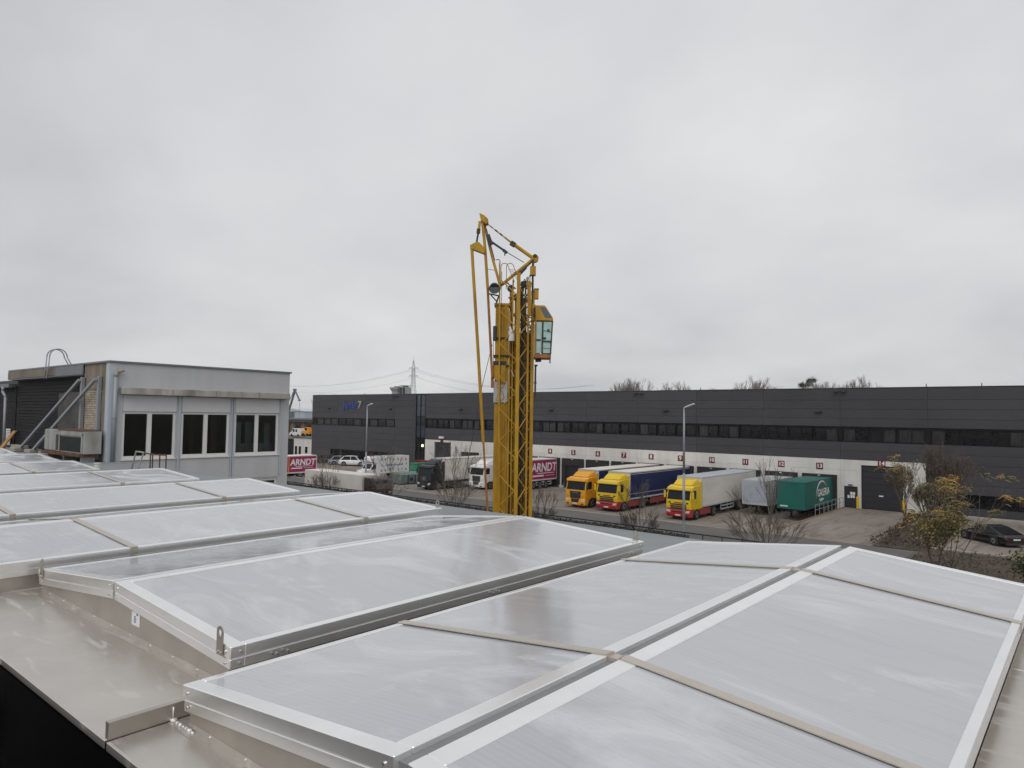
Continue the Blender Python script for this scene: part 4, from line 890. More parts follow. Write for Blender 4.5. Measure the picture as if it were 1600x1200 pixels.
MB().bar((0.9, cy0, 12.07), (1.2, cy0, 12.07), 0.05).bar((1.2, cy0, 12.01), (1.6, cy0, 12.01), 0.05).bar((1.24, cy0-0.01, 12.5), (1.62, cy0-0.01, 12.42), 0.015).bar((1.24, cy0-0.01, 11.72), (1.57, cy0-0.01, 11.70), 0.014).bar((1.55, cy0-0.01, 11.5), (1.55, cy0-0.01, 12.0), 0.014).build('cab_rail', M_CRBLK, cr)
MB().box(1.40, 1.50, cy0-0.012, cy0+0.009, 12.44, 12.56).box(1.15, 1.35, cy0-0.012, cy0+0.009, 12.10, 12.20).build('cab_mirror', M_CRBLK, cr)
MB().tube((0.9, -0.2, 11.18), (1.16, -0.2, 11.20), 0.075, None, 10).build('under_cab_lamp', M_CRBLK, cr)
ctube('hydraulic_ram', [(0.92, 0.1, 11.0), (0.92, 0.1, 9.5)], 0.045, M_CRD); MB().disc((0.94, 0.1, 10.98), 'z', 0.075, 0.08, 10).disc((0.92, 0.1, 10.2), 'z', 0.07, 0.05, 10).build('ram_collar', M_CRBLK, cr)
box('cab_bracket', M_CR, 0.70, 0.90, 0.1, 0.4, 13.0, 13.75, cr, 0.02); box('cab_hinge', M_CRBLK, 0.80, 0.93, -0.1, 0.1, 13.2, 13.6, cr, 0.02)
# drum, sign plate, disc
MB().tube((-0.18, -0.12, 12.05), (-0.18, -0.12, 12.5), 0.15, None, 14).tube((-0.2, -0.12, 12.5), (-0.27, -0.12, 12.7), 0.06, None, 8).build('white_drum', M_UPVC, cr)
sp = box('maker_plate', mat('plate_grey', rgb(176, 180, 184), 0.5), -0.955, -0.335, 0.175, 0.199, 9.29, 10.24, cr, 0.006)
lg = MB(); lg.T = Matrix.Translation((-0.645, 0.170, 9.765))
cur = [(0.20, 0.36), (-0.14, 0.36), (-0.19, 0.28), (-0.13, 0.17), (0.06, 0.02), (0.16, -0.16), (0.15, -0.30), (0.06, -0.37), (-0.2, -0.37)]
for a, b in zip(cur, cur[1:]): lg.bar((a[0], 0, a[1]), (b[0], 0, b[1]), 0.045, 0.008, (0, 1, 0))
cur2 = [(0.20, 0.36), (0.06, 0.16), (-0.06, -0.04), (-0.14, -0.2), (-0.2, -0.37)]
for a, b in zip(cur2, cur2[1:]): lg.bar((a[0], -0.001, a[1]), (b[0], -0.001, b[1]), 0.045, 0.008, (0, 1, 0))
lg.build('plate_emblem', M_CR, sp)
q = MB(); pts = [(-0.42, 10.97), (-1.06, 10.97), (-1.08, 10.7), (-1.0, 10.45), (-0.85, 10.27), (-0.62, 10.18), (-0.42, 10.18)]
q.prism(pts, 'y', 0.12, 0.2).build('pivot_plate', M_CR, cr, 0.01)
box('pivot_bracket', M_CRR, -1.08, -0.95, 0.1, 0.3, 9.95, 10.45, cr, 0.01); MB().disc((-1.0, 0.1, 10.5), 'y', 0.05, 0.06, 8).disc((-1.04, 0.1, 10.62), 'y', 0.04, 0.06, 8).build('pivot_bolt', M_CRBLK, cr)
MB().bar((-0.18, -0.02, 10.75), (-0.05, -0.02, 10.45), 0.16, 0.02).build('info_plate', M_UPVC, cr)
for k, x in enumerate((-0.66, -1.0)): ctube('wire_rope', [(x, -0.02 if k == 0 else 0.1, 15.2 if k == 0 else 12.1), (x+0.03, 0.0, 2.0 if k == 0 else 10.9)], 0.012, M_CRBLK, 5)
ctube('wire_rope', [(-1.04, 0.05, 11.9), (-1.5, 0.05, 9.88), (-1.62, 0.02, 9.0), (-1.95, 0.0, 7.2), (-2.3, 0.0, 5.2), (-2.6, 0, 3.2)], 0.014, M_CRBLK, 5)
# ------------------------------------------------------------------ vehicles
def paint(name, c, rough=0.32, coat=0.4): return mat(name, c, rough, 0, 0.05, 1.5, coat=coat)
P_MANY = paint('lorry_orange_yellow', rgb(226, 158, 22)); P_SCY = paint('lorry_lemon_yellow', rgb(224, 190, 22)); P_RED = paint('lorry_red', rgb(168, 28, 30))
P_WHITE = paint('lorry_white', rgb(228, 228, 228)); P_BLACK = paint('lorry_blue_black', rgb(26, 29, 40), 0.35, 0.1); P_MAROON = paint('lorry_maroon', rgb(58, 38, 40))
T_BLUE = mat('tarpaulin_blue', rgb(24, 36, 84), 0.5, 0, 0.1, 1.2); T_WHITE = mat('trailer_white', rgb(226, 222, 216), 0.45, 0, 0.04, 0.7, col2=rgb(206, 200, 190), stretch=(1, 0.4, 1.5))
T_GREY = mat('trailer_grey', rgb(184, 188, 194), 0.5, 0, 0.06, 1); T_PINK = mat('tarpaulin_magenta', rgb(160, 34, 92), 0.5, 0, 0.06, 1); T_GREEN = mat('box_green', rgb(16, 98, 90), 0.45, 0, 0.06, 1)
T_ROOF = mat('trailer_roof_cream', rgb(222, 216, 204), 0.6, 0, 0.08, 1); M_SKIRT = mat('side_skirt_red', rgb(150, 62, 58), 0.5, 0, 0.08, 2)
M_SHADE = mat('vehicle_trim_dark', (0.025, 0.025, 0.028), 0.5)
def wheel(par, x, y, r, w, side):
    o = MB().disc((0, 0, 0), 'x', r, w, 20).build('wheel', M_TYRE, par, 0.03); o.location = (x, y, r)
    MB().disc((side*(w/2+0.002), 0, 0), 'x', r*0.58, 0.02, 16).build('rim', M_RIM, o)
    MB().disc((side*(w/2+0.02), 0, 0), 'x', r*0.22, 0.06, 10).build('hub', M_SHADE, o)
def tractor(t, col, style, lower=None):
    lower = lower or col; W = 1.23
    hi = 3.12
    prof = [(0.02, 0.98), (-0.03, 1.30), (0.0, 1.84), (0.23, 2.72), (0.34, 2.98), (0.75, hi), (2.02, hi+0.06), (2.06, 0.98)]
    cab = MB().prism(prof, 'x', -W, W).build('cab', col, t, 0.07, seg=2)
    # windscreen
    d = Vector((0.23-0.0, 2.72-1.84)).normalized(); nx, nz = -d.y*0.014, d.x*0.014
    def ws(x, s): y = 0.0+0.23*s; z = 1.84+0.88*s; return (x, y+nx, z+nz)
    q = MB(); q.add([ws(-1.13, 0.03), ws(1.13, 0.03), ws(1.08, 0.97), ws(-1.08, 0.97)], [(0, 1, 2, 3)]); o = q.v
    MB().hexa([ws(-1.13, .03), ws(1.13, .03), (1.13, 0.03, 1.87), (-1.13, 0.03, 1.87), ws(-1.08, .97), ws(1.08, .97), (1.08, 0.26, 2.69), (-1.08, 0.26, 2.69)]).build('windscreen', M_WGLASS, cab)
    MB().bar((-0.5, -0.025, 1.9), (-0.1, 0.06, 2.2), 0.02).bar((0.3, -0.025, 1.9), (0.7, 0.06, 2.2), 0.02).build('wiper', M_SHADE, cab)
    MB().prism([(0.08, 2.70), (0.02, 2.76), (0.10, 2.98), (0.34, 3.02), (0.30, 2.74)], 'x', -1.17, 1.17).build('sun_visor', col if style != 'man' else P_WHITE if col is P_WHITE else col, cab, 0.02)
    for s in (-1, 1):
        MB().prism([(0.36, 1.95), (1.12, 1.95), (1.18, 2.5), (1.10, 2.72), (0.52, 2.72)], 'x', s*(W-0.005), s*(W+0.012)).build('side_window', M_WGLASS, cab)
        dr = MB().prism([(0.26, 1.05), (1.22, 1.05), (1.26, 2.78), (0.46, 2.78), (0.24, 1.92)], 'x', s*(W-0.01), s*(W+0.004)).build('door', col, cab)
        MB().box(min(s*W, s*(W+0.03)), max(s*W, s*(W+0.03)), 1.02, 1.18, 1.62, 1.67).build('handle', M_SHADE, dr)
        m = MB(); m.box(s*1.42-0.09, s*1.42+0.09, 0.02, 0.16, 1.98, 2.62); m.build('mirror', col if style == 'scania' else M_SHADE, cab, 0.03)
        MB().bar((s*1.22, 0.16, 2.66), (s*1.42, 0.1, 2.58), 0.05).bar((s*1.22, 0.16, 2.02), (s*1.42, 0.1, 2.06), 0.05).build('mirror_arm', M_SHADE, cab)
        MB().box(min(s*1.02, s*1.24), max(s*1.02, s*1.24), 2.06, 2.55, 1.0, 3.5).build('side_deflector', col, t, 0.02)
        # wheel arch and step panel
        MB().prism([(0.12, 0.42), (0.55, 0.42), (0.70, 0.80), (0.92, 1.06), (0.0, 1.06), (0.02, 0.7)], 'x', s*(W-0.45), s*(W-0.003)).build('step_panel', col if lower is col else lower, t, 0.02)
        MB().prism([(0.78, 1.03), (0.86, 0.88), (1.10, 1.06), (1.62, 1.06), (1.88, 0.86), (1.98, 1.03), (1.98, 1.14), (0.78, 1.14)], 'x', s*(W-0.3), s*(W+0.002)).build('wheel_arch', col if lower is col else col, t, 0.01)
        MB().box(min(s*0.55, s*1.2), max(s*0.55, s*1.2), 2.2, 4.35, 0.36, 1.0).build('side_skirt', M_SHADE if lower is col else lower if style != 'scania' else M_SKIRT, t, 0.04)
        wheel(t, s*1.05, 1.36, 0.50, 0.32, s); wheel(t, s*0.95, 5.05, 0.50, 0.58, s)
        MB().prism([(4.48, 0.85), (4.62, 1.06), (5.05, 1.14), (5.48, 1.06), (5.62, 0.85), (5.58, 0.84), (5.45, 1.03), (5.05, 1.10), (4.65, 1.03), (4.52, 0.84)], 'x', s*0.62, s*1.23).build('mudguard', M_SHADE, t)
    # roof spoiler
    MB().hexa([(-0.95, 0.72, 3.14), (0.95, 0.72, 3.14), (1.05, 2.0, 3.16), (-1.05, 2.0, 3.16), (-0.78, 1.28, 3.60), (0.78, 1.28, 3.60), (0.98, 2.02, 3.74), (-0.98, 2.02, 3.74)]).build('roof_spoiler', col, t, 0.06)
    # front
    bmp = MB().prism([(-0.06, 0.30), (-0.10, 0.55), (-0.06, 0.92), (0.05, 1.02), (0.55, 1.02), (0.55, 0.30)], 'x', -1.22, 1.22).build('bumper', lower, t, 0.05)
    for s in (-1, 1):
        MB().hexa([(s*0.74, -0.112, 0.70), (s*1.14, -0.10, 0.72), (s*1.14, 0, 0.72), (s*0.74, 0, 0.70), (s*0.80, -0.095, 0.87), (s*1.17, -0.085, 0.92), (s*1.17, 0, 0.92), (s*0.80, 0, 0.87)]).build('headlight', M_LAMPG, bmp)
        MB().box(min(s*0.75, s*1.05), max(s*0.75, s*1.05), -0.095, 0, 0.40, 0.54).build('fog_lamp', M_SHADE, bmp)
    MB().box(-0.26, 0.26, -0.118, -0.10, 0.42, 0.53).build('number_plate', M_PLATE, bmp)
    if style == 'scania':
        for z in (1.03, 1.20, 1.37): MB().box(-0.80, 0.80, -0.055, 0.01, z, z+0.12).build('grille_slot', M_SHADE, cab, 0.01)
        MB().box(-0.6, 0.6, -0.115, -0.05, 0.74, 0.84).build('lower_grille', M_SHADE, bmp)
        MB().box(-0.42, 0.42, -0.05, 0.0, 1.56, 1.64).build('name_strip', M_SHADE if col is P_BLACK else lower, cab)
        for s in (-1, 1): MB().box(min(s*0.78, s*1.0), max(s*0.78, s*1.0), -0.042, 0.01, 1.52, 1.66).build('grab_recess', M_SHADE, cab, 0.01)
    else:
        g = MB().prism([(-0.70, 1.72), (0.70, 1.72), (0.62, 1.0), (-0.62, 1.0)], 'y', -0.055, 0.0).build('grille', M_SHADE, cab, 0.02)
        for z in (1.12, 1.26, 1.40): MB().box(-0.58, 0.58, -0.064, -0.054, z, z+0.025).build('grille_bar', M_RIM if col is not P_MANY else M_CHASSIS, g)
        MB().box(-0.34, 0.34, -0.068, -0.054, 1.55, 1.61).build('badge_bar', M_RIM, g)
        MB().prism([(-0.50, 0.95), (0.50, 0.95), (0.40, 0.60), (-0.40, 0.60)], 'y', -0.115, -0.05).build('lower_grille', M_SHADE, bmp)
        if style == 'star': MB().disc((0, -0.072, 1.36), 'y', 0.13, 0.03, 16).build('round_badge', M_RIM, g)
    MB().box(-0.42, 0.42, 2.1, 5.9, 0.62, 0.92).box(-0.5, 0.5, 4.3, 5.4, 0.93, 1.10).build('chassis_frame', M_CHASSIS, t)
def trailer_body(t, y0, y1, z0, z1, side, roof, front=None, W=1.275, wheels=True, name='trailer_box', axles=None, guard=True):
    b = MB().box(-W, W, y0, y1, z0, z1-0.03).build(name, side, t, 0.012)
    MB().box(-W+0.01, W-0.01, y0+0.01, y1-0.01, z1-0.0299, z1).build('roof', roof, b)
    fr = MB()
    for s in (-1, 1):
        fr.box(s*W-0.02, s*W+0.02, y0, y1, z0-0.10, z0+0.06); fr.box(s*W-0.015, s*W+0.015, y0, y1, z1-0.11, z1+0.005)
        fr.box(s*W-0.025, s*W+0.025, y0-0.02, y0+0.06, z0, z1); fr.box(s*W-0.025, s*W+0.025, y1-0.08, y1+0.02, z0, z1)
    fr.box(-W, W, y0-0.02, y0+0.02, z1-0.12, z1+0.004); fr.box(-W, W, y0-0.02, y0+0.02, z0-0.1, z0+0.1)
    fr.build('edge_frame', front or T_GREY, b)
    ch = MB(); ch.box(-0.5, -0.36, y0+0.5, y1-0.1, z0-0.42, z0-0.101); ch.box(0.36, 0.5, y0+0.5, y1-0.1, z0-0.42, z0-0.101)
    k = y0+1
    while k < y1: ch.box(-1.2, 1.2, k, k+0.08, z0-0.2, z0-0.101); k += 1.2
    ch.build('chassis_rails', M_CHASSIS, t)
    for s in (-1, 1):
        MB().box(s*0.85-0.07, s*0.85+0.07, y0+2.6, y0+2.74, 0.08, z0-0.11).box(s*0.85-0.14, s*0.85+0.14, y0+2.52, y0+2.82, 0.0, 0.08).build('landing_leg', M_CHASSIS, t)
        if guard:
            g = MB(); g.box(s*1.2-0.015, s*1.2+0.015, y0+4.3, y0+7.6, 0.78, 0.90); g.box(s*1.2-0.015, s*1.2+0.015, y0+4.3, y0+7.6, 0.45, 0.57)
            for yy in (4.3, 5.9, 7.52): g.box(s*1.2-0.02, s*1.2+0.01, y0+yy, y0+yy+0.08, 0.45, z0-0.1)
            g.build('side_guard', T_GREY, t)
        for ya in (axles if axles is not None else (y1-4.9, y1-3.6, y1-2.3)): wheel(t, s*1.05, ya, 0.50, 0.40, s)
    MB().box(-1.15, 1.15, y1-0.25, y1-0.12, 0.45, 0.62).build('rear_bar', M_CHASSIS, t)
    return b
YZ = -0.696
LG = 'lorries parked at the loading docks'
def lorry(lab, x, y, col, style, lower, side, roof, z1=3.84, front=None, y1=15.95):
    t = thing('lorry', lab, 'truck', (x, y, YZ), 0, LG)
    tractor(t, col, style, lower); b = trailer_body(t, 2.35, y1, 1.18, z1, side, roof, front); return t, b
t, b = lorry('yellow cab lorry with a red bumper and a plain white box trailer', -29.86, 59.72, P_SCY, 'scania', P_RED, T_WHITE, T_GREY, 3.86)
t, b = lorry('lemon yellow lorry with a red bumper and a blue curtain trailer', -37.65, 59.75, P_SCY, 'scania', P_RED, T_BLUE, T_ROOF, 3.84)
for s in (1.277, -1.287): MB().box(s, s+0.01, 2.4, 15.9, 1.62, 1.66).box(s, s+0.01, 2.4, 15.9, 3.60, 3.64).build('white_line', T_WHITE, b)
MB().box(-1.25, 1.25, 2.318, 2.328, 1.2, 3.7).build('headboard', T_WHITE, b)
for s in (-1, 1): MB().box(s*1.215-0.02, s*1.215+0.02, 6.6, 10.0, 0.40, 1.0).build('red_side_panel', M_SKIRT, t)
t, b = lorry('orange yellow lorry with a black grille and a blue curtain trailer', -41.5, 59.85, P_MANY, 'man', None, T_BLUE, T_ROOF, 3.84)
MB().box(-1.25, 1.25, 2.318, 2.328, 1.2, 3.7).build('headboard', mat('headboard_grey', rgb(196, 186, 176), 0.5), b)
t, b = lorry('white lorry with a dark grille, mostly hidden behind the crane mast', -60.55, 65.3, P_WHITE, 'man', None, T_WHITE, T_ROOF, 3.7, T_WHITE, 10.3)
t = thing('box_trailer', 'magenta lettered trailer backed against dock 4 just right of the crane mast', 'trailer', (-56.77, 66.9, YZ))
b = trailer_body(t, 0, 8.7, 1.18, 3.80, T_PINK, T_ROOF, T_WHITE)
def arndt(par, x, yc, zc, k, sx=1.0):
    text('lettering', 'ARNDT', 1.35*k, M_WHITE, par, (x, yc, zc+0.18*k), RZ90, 0.004, 0.035, 0.12, sx)
    MB().box(x-0.004, x+0.004, yc-2.1*k*sx, yc-0.1*k*sx, zc-0.80*k, zc-0.62*k).box(x-0.004, x+0.004, yc+0.2*k*sx, yc+1.9*k*sx, zc-0.74*k, zc-0.70*k).box(x-0.004, x+0.004, yc-1.3*k*sx, yc+1.9*k*sx, zc-0.47*k, zc-0.40*k).build('lettering_lines', M_WHITE, par)
arndt(b, 1.306, 5.9, 2.5, 1.15)
t, b = lorry('blue black lorry with a white trailer bearing faint grey print', -64.5, 60.0, P_BLACK, 'star', None, T_WHITE, T_WHITE, 3.84)
pr = MB(); rnd = random.Random(4); M_PRG = mat('faded_grey_print', rgb(150, 150, 156), 0.6)
for r, (z, h) in enumerate(((2.95, 0.16), (2.62, 0.13), (2.38, 0.13))):
    y = 6.2+0.1*r
    while y < 10.6-0.8*r: w = rnd.uniform(0.12, 0.4); pr.box(1.277, 1.281, y, y+w, z, z+h*rnd.uniform(0.7, 1.1)); y += w+rnd.uniform(0.04, 0.14)
pr.build('faded_print', M_PRG, b)
# trailers without tractors
t = thing('box_trailer', 'silver grey box trailer parked alone at dock 12', 'trailer', (-25.95, 68.3, YZ))
b = trailer_body(t, 0, 7.35, 1.10, 3.42, T_GREY, T_GREY, axles=(5.0, 6.2), guard=False); MB().box(-1.1, 1.1, -0.03, -0.021, 1.25, 3.2).build('end_panel', mat('panel_blue_grey', rgb(164, 172, 184), 0.5), b)
MB().box(1.277, 1.283, 2.2, 5.5, 1.6, 2.9).build('rusty_side_panel', M_RUST, b)
t = thing('swap_body_trailer', 'green box trailer with white arched lettering beside the apron railing at dock 13', 'trailer', (-22.06, 67.0, YZ))
b = trailer_body(t, 0, 8.6, 1.18, 3.62, T_GREEN, T_GREEN, T_GREEN, axles=(6.2, 7.5), guard=False)
text('lettering', 'GALERIA', 0.98, M_WHITE, b, (1.305, 5.55, 2.35), RZ90, 0.004, 0.02, sx=1.0); text('lettering', 'logistics', 0.42, M_WHITE, b, (1.305, 4.9, 1.72), RZ90, 0.004, 0.012, sx=1.0)
arc = MB(); pa = []
for i in range(19):
    a = math.pi*(1-i/18.0*0.78); pa.append((5.0+1.75*math.cos(a), 2.02+1.45*math.sin(a)))
for i in range(18):
    w0, w1 = 0.14-0.006*i, 0.14-0.006*(i+1); (y0, z0), (y1, z1) = pa[i], pa[i+1]
    arc.hexa([(1.299, y0, z0-w0), (1.305, y0, z0-w0), (1.305, y0, z0+w0), (1.299, y0, z0+w0), (1.299, y1, z1-w1), (1.305, y1, z1-w1), (1.305, y1, z1+w1), (1.299, y1, z1+w1)])
arc.build('arch_emblem', M_WHITE, b)
MB().box(-1.0, -0.3, -0.035, -0.021, 1.28, 1.40).build('label_plate', T_WHITE, b)
t = thing('box_trailer', 'magenta lettered trailer parked by the corner of the grey building', 'trailer', (-86.1, 49.0, -0.3))
b = trailer_body(t, 0, 9.2, 0.75, 3.05, T_PINK, T_ROOF, T_WHITE, axles=(6.6, 7.8), guard=False)
arndt(b, 1.306, 6.95, 1.95, 0.86)
MB().box(1.28, 1.31, 4.70, 4.82, 0.76, 3.0).build('orange_edge', mat('edge_orange', rgb(220, 150, 60), 0.5), b)
# low white box lorry along the street
t = thing('box_lorry', 'low white box lorry with dark maroon cab parked along the street behind bare shrubs', 'truck', (-55.6, 46.3, 0.0), R(90))
bw = MB().box(-1.15, 1.15, 2.2, 12.4, 0.42, 2.33).build('box_body', mat('weathered_box_white', rgb(206, 200, 194), 0.6, 0, 0.08, 0.8), t, 0.02)
MB().box(-1.14, 1.14, 2.22, 12.38, 2.3305, 2.37).build('roof', T_WHITE, bw)
c = MB().prism([(0.0, 0.35), (-0.03, 1.1), (0.38, 1.95), (0.6, 2.15), (2.0, 2.2), (2.0, 0.35)], 'x', -1.05, 1.05).build('cab', P_MAROON, t, 0.06, seg=2)
MB().hexa([(-0.92, 0.02, 1.16), (0.92, 0.02, 1.16), (0.92, 0.06, 1.16), (-0.92, 0.06, 1.16), (-0.88, 0.36, 1.94), (0.88, 0.36, 1.94), (0.88, 0.40, 1.94), (-0.88, 0.40, 1.94)]).build('windscreen', M_WGLASS, c)
for s in (-1, 1):
    MB().prism([(0.45, 1.2), (1.2, 1.2), (1.2, 1.9), (0.75, 1.9)], 'x', s*1.04, s*1.06).build('side_window', M_WGLASS, c); wheel(t, s*0.95, 0.95, 0.42, 0.25, s); wheel(t, s*0.9, 9.8, 0.42, 0.4, s); wheel(t, s*0.9, 10.9, 0.42, 0.4, s)
    MB().box(s*0.7-0.15, s*0.7+0.15, -0.05, 0.02, 0.65, 0.8).build('headlight', M_LAMPG, c)
# cars and vans: lofted bodies
def car(lab, cat, loc, rz, L, W, H, col, kind='suv', group=None, name='parked_car'):
    t = thing(name, lab, cat, loc, rz, group); h = W/2; g = 0.20 if kind != 'coupe' else 0.16
    bl = {'suv': 0.58, 'hatch': 0.56, 'coupe': 0.60}[kind]*H
    # lower body: stations front (y=0) to rear (y=L)
    st = {'suv': [(0, .52, .80), (.03, .60, .90), (.10, .66, .96), (.24, .97, 1), (.45, 1, 1), (.70, 1.02, 1), (.88, 1.03, .98), (.97, 1.0, .93), (1, .86, .86)],
          'hatch': [(0, .50, .80), (.03, .58, .90), (.10, .66, .96), (.24, .93, 1), (.45, 1, 1), (.70, 1.02, 1), (.90, 1.03, .98), (.98, .98, .92), (1, .84, .86)],
          'coupe': [(0, .55, .78), (.03, .64, .88), (.12, .76, .96), (.26, .93, 1), (.45, .99, 1), (.70, 1.06, 1), (.86, 1.10, .98), (.97, 1.04, .92), (1, .84, .86)]}[kind]
    b = MB(); ring = 10
    for (u, zt, wt) in st:
        zb = g if 0.05 < u < 0.95 else g+0.08; zz = bl*zt; w = h*wt; y = u*L
        for s, seq in ((1, ((0.0, 0), (0.88, 0), (1.0, 0.30), (0.99, 0.75), (0.86, 1))), (-1, ((0.86, 1), (0.99, 0.75), (1.0, 0.30), (0.88, 0), (0.0, 0)))):
            for (fx, fz) in seq:
                if fx == 0: continue
                b.v.append((s*fx*w, y, zb+(zz-zb)*fz))
    n = 8; ns = len(st)
    for j in range(ns-1):
        for i in range(n): b.f.append((j*n+i, j*n+(i+1) % n, (j+1)*n+(i+1) % n, (j+1)*n+i)); b.mi.append(0)
    b.f.append(tuple(range(n))); b.mi.append(0); b.f.append(tuple(range((ns-1)*n, ns*n))); b.mi.append(0)
    body = b.build('body', col, t, 0.0); mod = body.modifiers.new('s', 'BEVEL'); mod.width = 0.03; mod.segments = 2; mod.angle_limit = R(25)
    # greenhouse
    gp = {'suv': [(.22, 1.0), (.38, 1.62), (.55, 1.72), (.80, 1.66), (.955, 1.05)], 'hatch': [(.20, .98), (.36, 1.66), (.52, 1.78), (.80, 1.70), (.97, 1.02)], 'coupe': [(.24, .95), (.42, 1.50), (.54, 1.62), (.66, 1.56), (.95, 1.06)]}[kind]
    pts = [(u*L, bl*z*0.999 if z > 1.1 else bl*z*0.96) for u, z in gp]
    wl, wr = h*0.90, h*0.70
    gm = MB()
    def gx(z): return wl+(wr-wl)*max(0, min(1, (z-bl)/(H-bl)))
    vs = [(gx(z), y, z) for y, z in pts]+[(-gx(z), y, z) for y, z in pts]; m = len(pts)
    fs = [tuple(range(m)), tuple(range(2*m-1, m-1, -1))]+[(i+1, i, m+i, m+i+1) for i in range(m-1)]
    gm.add(vs, fs); top = gm.build('greenhouse', col, t, 0.03)
    def inset(p, q, a, bb): return (p[0]+(q[0]-p[0])*a, p[1]+(q[1]-p[1])*a)
    for s in (-1, 1):
        wi = MB(); poly = []
        c0 = (sum(p[0] for p in pts)/m, bl+(H-bl)*0.5)
        zlo, zhi = bl*1.03, H-0.09
        def ys(z, front):
            seg = (pts[0], pts[1]) if front else (pts[-1], pts[-2])
            return seg[0][0]+(seg[1][0]-seg[0][0])*(z-seg[0][1])/(seg[1][1]-seg[0][1])
        yf0, yf1, yr1, yr0 = ys(zlo, True)+0.16, min(ys(zhi, True)+0.12, L*.5), max(ys(zhi, False)-0.12, L*.6), ys(zlo, False)-0.22
        mid = L*0.56
        for (a0, a1, b1, b0) in ((yf0, yf1, mid-0.04, mid-0.04), (mid+0.04, mid+0.04, yr1, yr0)):
            vs = []
            for o in (0.004, 0.016):
                for (y, z) in ((a0, zlo), (b0, zlo), (b1, zhi), (a1, zhi)): vs.append((s*(gx(z)+o), y, z))
            wi.hexa(vs)
        wi.build('side_windows', M_WGLASS, top)
    for (p, q, nm) in ((pts[0], pts[1], 'windscreen'), (pts[-1], pts[-2], 'rear_window')):
        a = inset(p, q, 0.12, 0); c = inset(p, q, 0.90, 0); sg = -1 if nm == 'windscreen' else 1
        vs = []
        for o in (0.002, 0.014):
            for (pt, sx) in ((a, -1), (a, 1), (c, 1), (c, -1)): vs.append((sx*gx(pt[1])*0.92, pt[0]+sg*o, pt[1]+o))
        MB().hexa(vs).build(nm, M_WGLASS, top)
    r = 0.36 if kind == 'suv' else 0.33
    for yy in (0.19*L, 0.79*L):
        for s in (-1, 1):
            wheel(t, s*(h-0.10), yy, r, 0.23, s)
            MB().prism([(yy+(r+0.05)*math.cos(a), r+(r+0.05)*math.sin(a)) for a in [math.pi*i/10 for i in range(11)]]+[(yy-(r+0.05), g-0.02), (yy+(r+0.05), g-0.02)], 'x', s*(h-0.25), s*(h+0.006)).build('wheel_arch', M_SHADE, t)
            o = None
    for s in (-1, 1):
        MB().box(min(s*h*.55, s*h*.84), max(s*h*.55, s*h*.84), -0.01+0.02*L*0.3, 0.18, bl*.55, bl*.68).build('headlight', M_LAMPG, t, 0.02)
        MB().box(min(s*h*.45, s*h*.88), max(s*h*.45, s*h*.88), L-0.10, L+0.015, bl*.78, bl*.92).build('tail_light', M_TAIL, t, 0.02)
        MB().box(min(s*h, s*(h+.16)), max(s*h, s*(h+.16)), L*.29, L*.29+0.1, bl*.98, bl*1.12).build('mirror', col, t, 0.03)
        for k in (0.36, 0.58): MB().box(min(s*(h-.01), s*(h+.012)), max(s*(h-.01), s*(h+.012)), L*k+0.28, L*k+0.46, bl*.86, bl*.89).build('handle', M_SHADE, t)
    MB().box(-0.26, 0.26, L+0.0, L+0.018, bl*.62, bl*.74).build('number_plate', M_PLATE, t); MB().box(-h*.8, h*.8, L-0.12, L+0.005, g+0.02, g+0.16).box(-h*.75, h*.75, -0.01, 0.1, g+0.06, g+0.26).build('bumper_insert', M_SHADE, t)
    return t
CG = 'cars in the car park before the warehouse'
head = lambda dx, dy: math.atan2(-dx, dy)+math.pi  # local -y is the nose
# (root at nose; nose towards the warehouse)
def park(lab, rear, ang, *a, **k):
    L = a[0]; d = Vector((math.sin(ang), math.cos(ang))); nose = (rear[0]+d.x*L, rear[1]+d.y*L, k.pop('z', 0.01))
    return car(lab, 'car', nose, math.pi-ang, *a, **k)
C_WHITE = paint('car_white', rgb(232, 233, 235)); C_GREY = paint('car_grey_blue', rgb(148, 158, 172)); C_DARK = paint('car_dark', rgb(36, 37, 42)); C_SILV = paint('car_silver', rgb(176, 178, 182)); C_BLACK = paint('car_black', rgb(10, 10, 13), 0.2, 0.6)
park('white SUV parked in front of the low warehouse windows', (-97.0, 71.0), R(52), 4.7, 1.9, 1.68, C_WHITE, 'suv', CG)
park('grey blue hatchback parked just left of the white SUV', (-99.9, 70.8), R(30), 4.3, 1.8, 1.50, C_GREY, 'hatch', CG)
park('dark estate car parked between the hatchback and the magenta trailer', (-104.2, 71.0), R(30), 4.6, 1.85, 1.50, C_DARK, 'hatch', CG)
park('black car mostly hidden between the grey hatchback and white SUV', (-97.9, 72.0), R(25), 4.3, 1.8, 1.45, C_BLACK, 'hatch', CG)
park('silver car behind the left lamp post, beside the white camper van', (-90.8, 71.0), R(20), 4.3, 1.8, 1.46, C_SILV, 'hatch', CG)
park('black coupe parked on the pavers at the right edge', (-4.45, 60.2), R(-45), 4.7, 1.86, 1.36, C_BLACK, 'coupe', z=0.02)
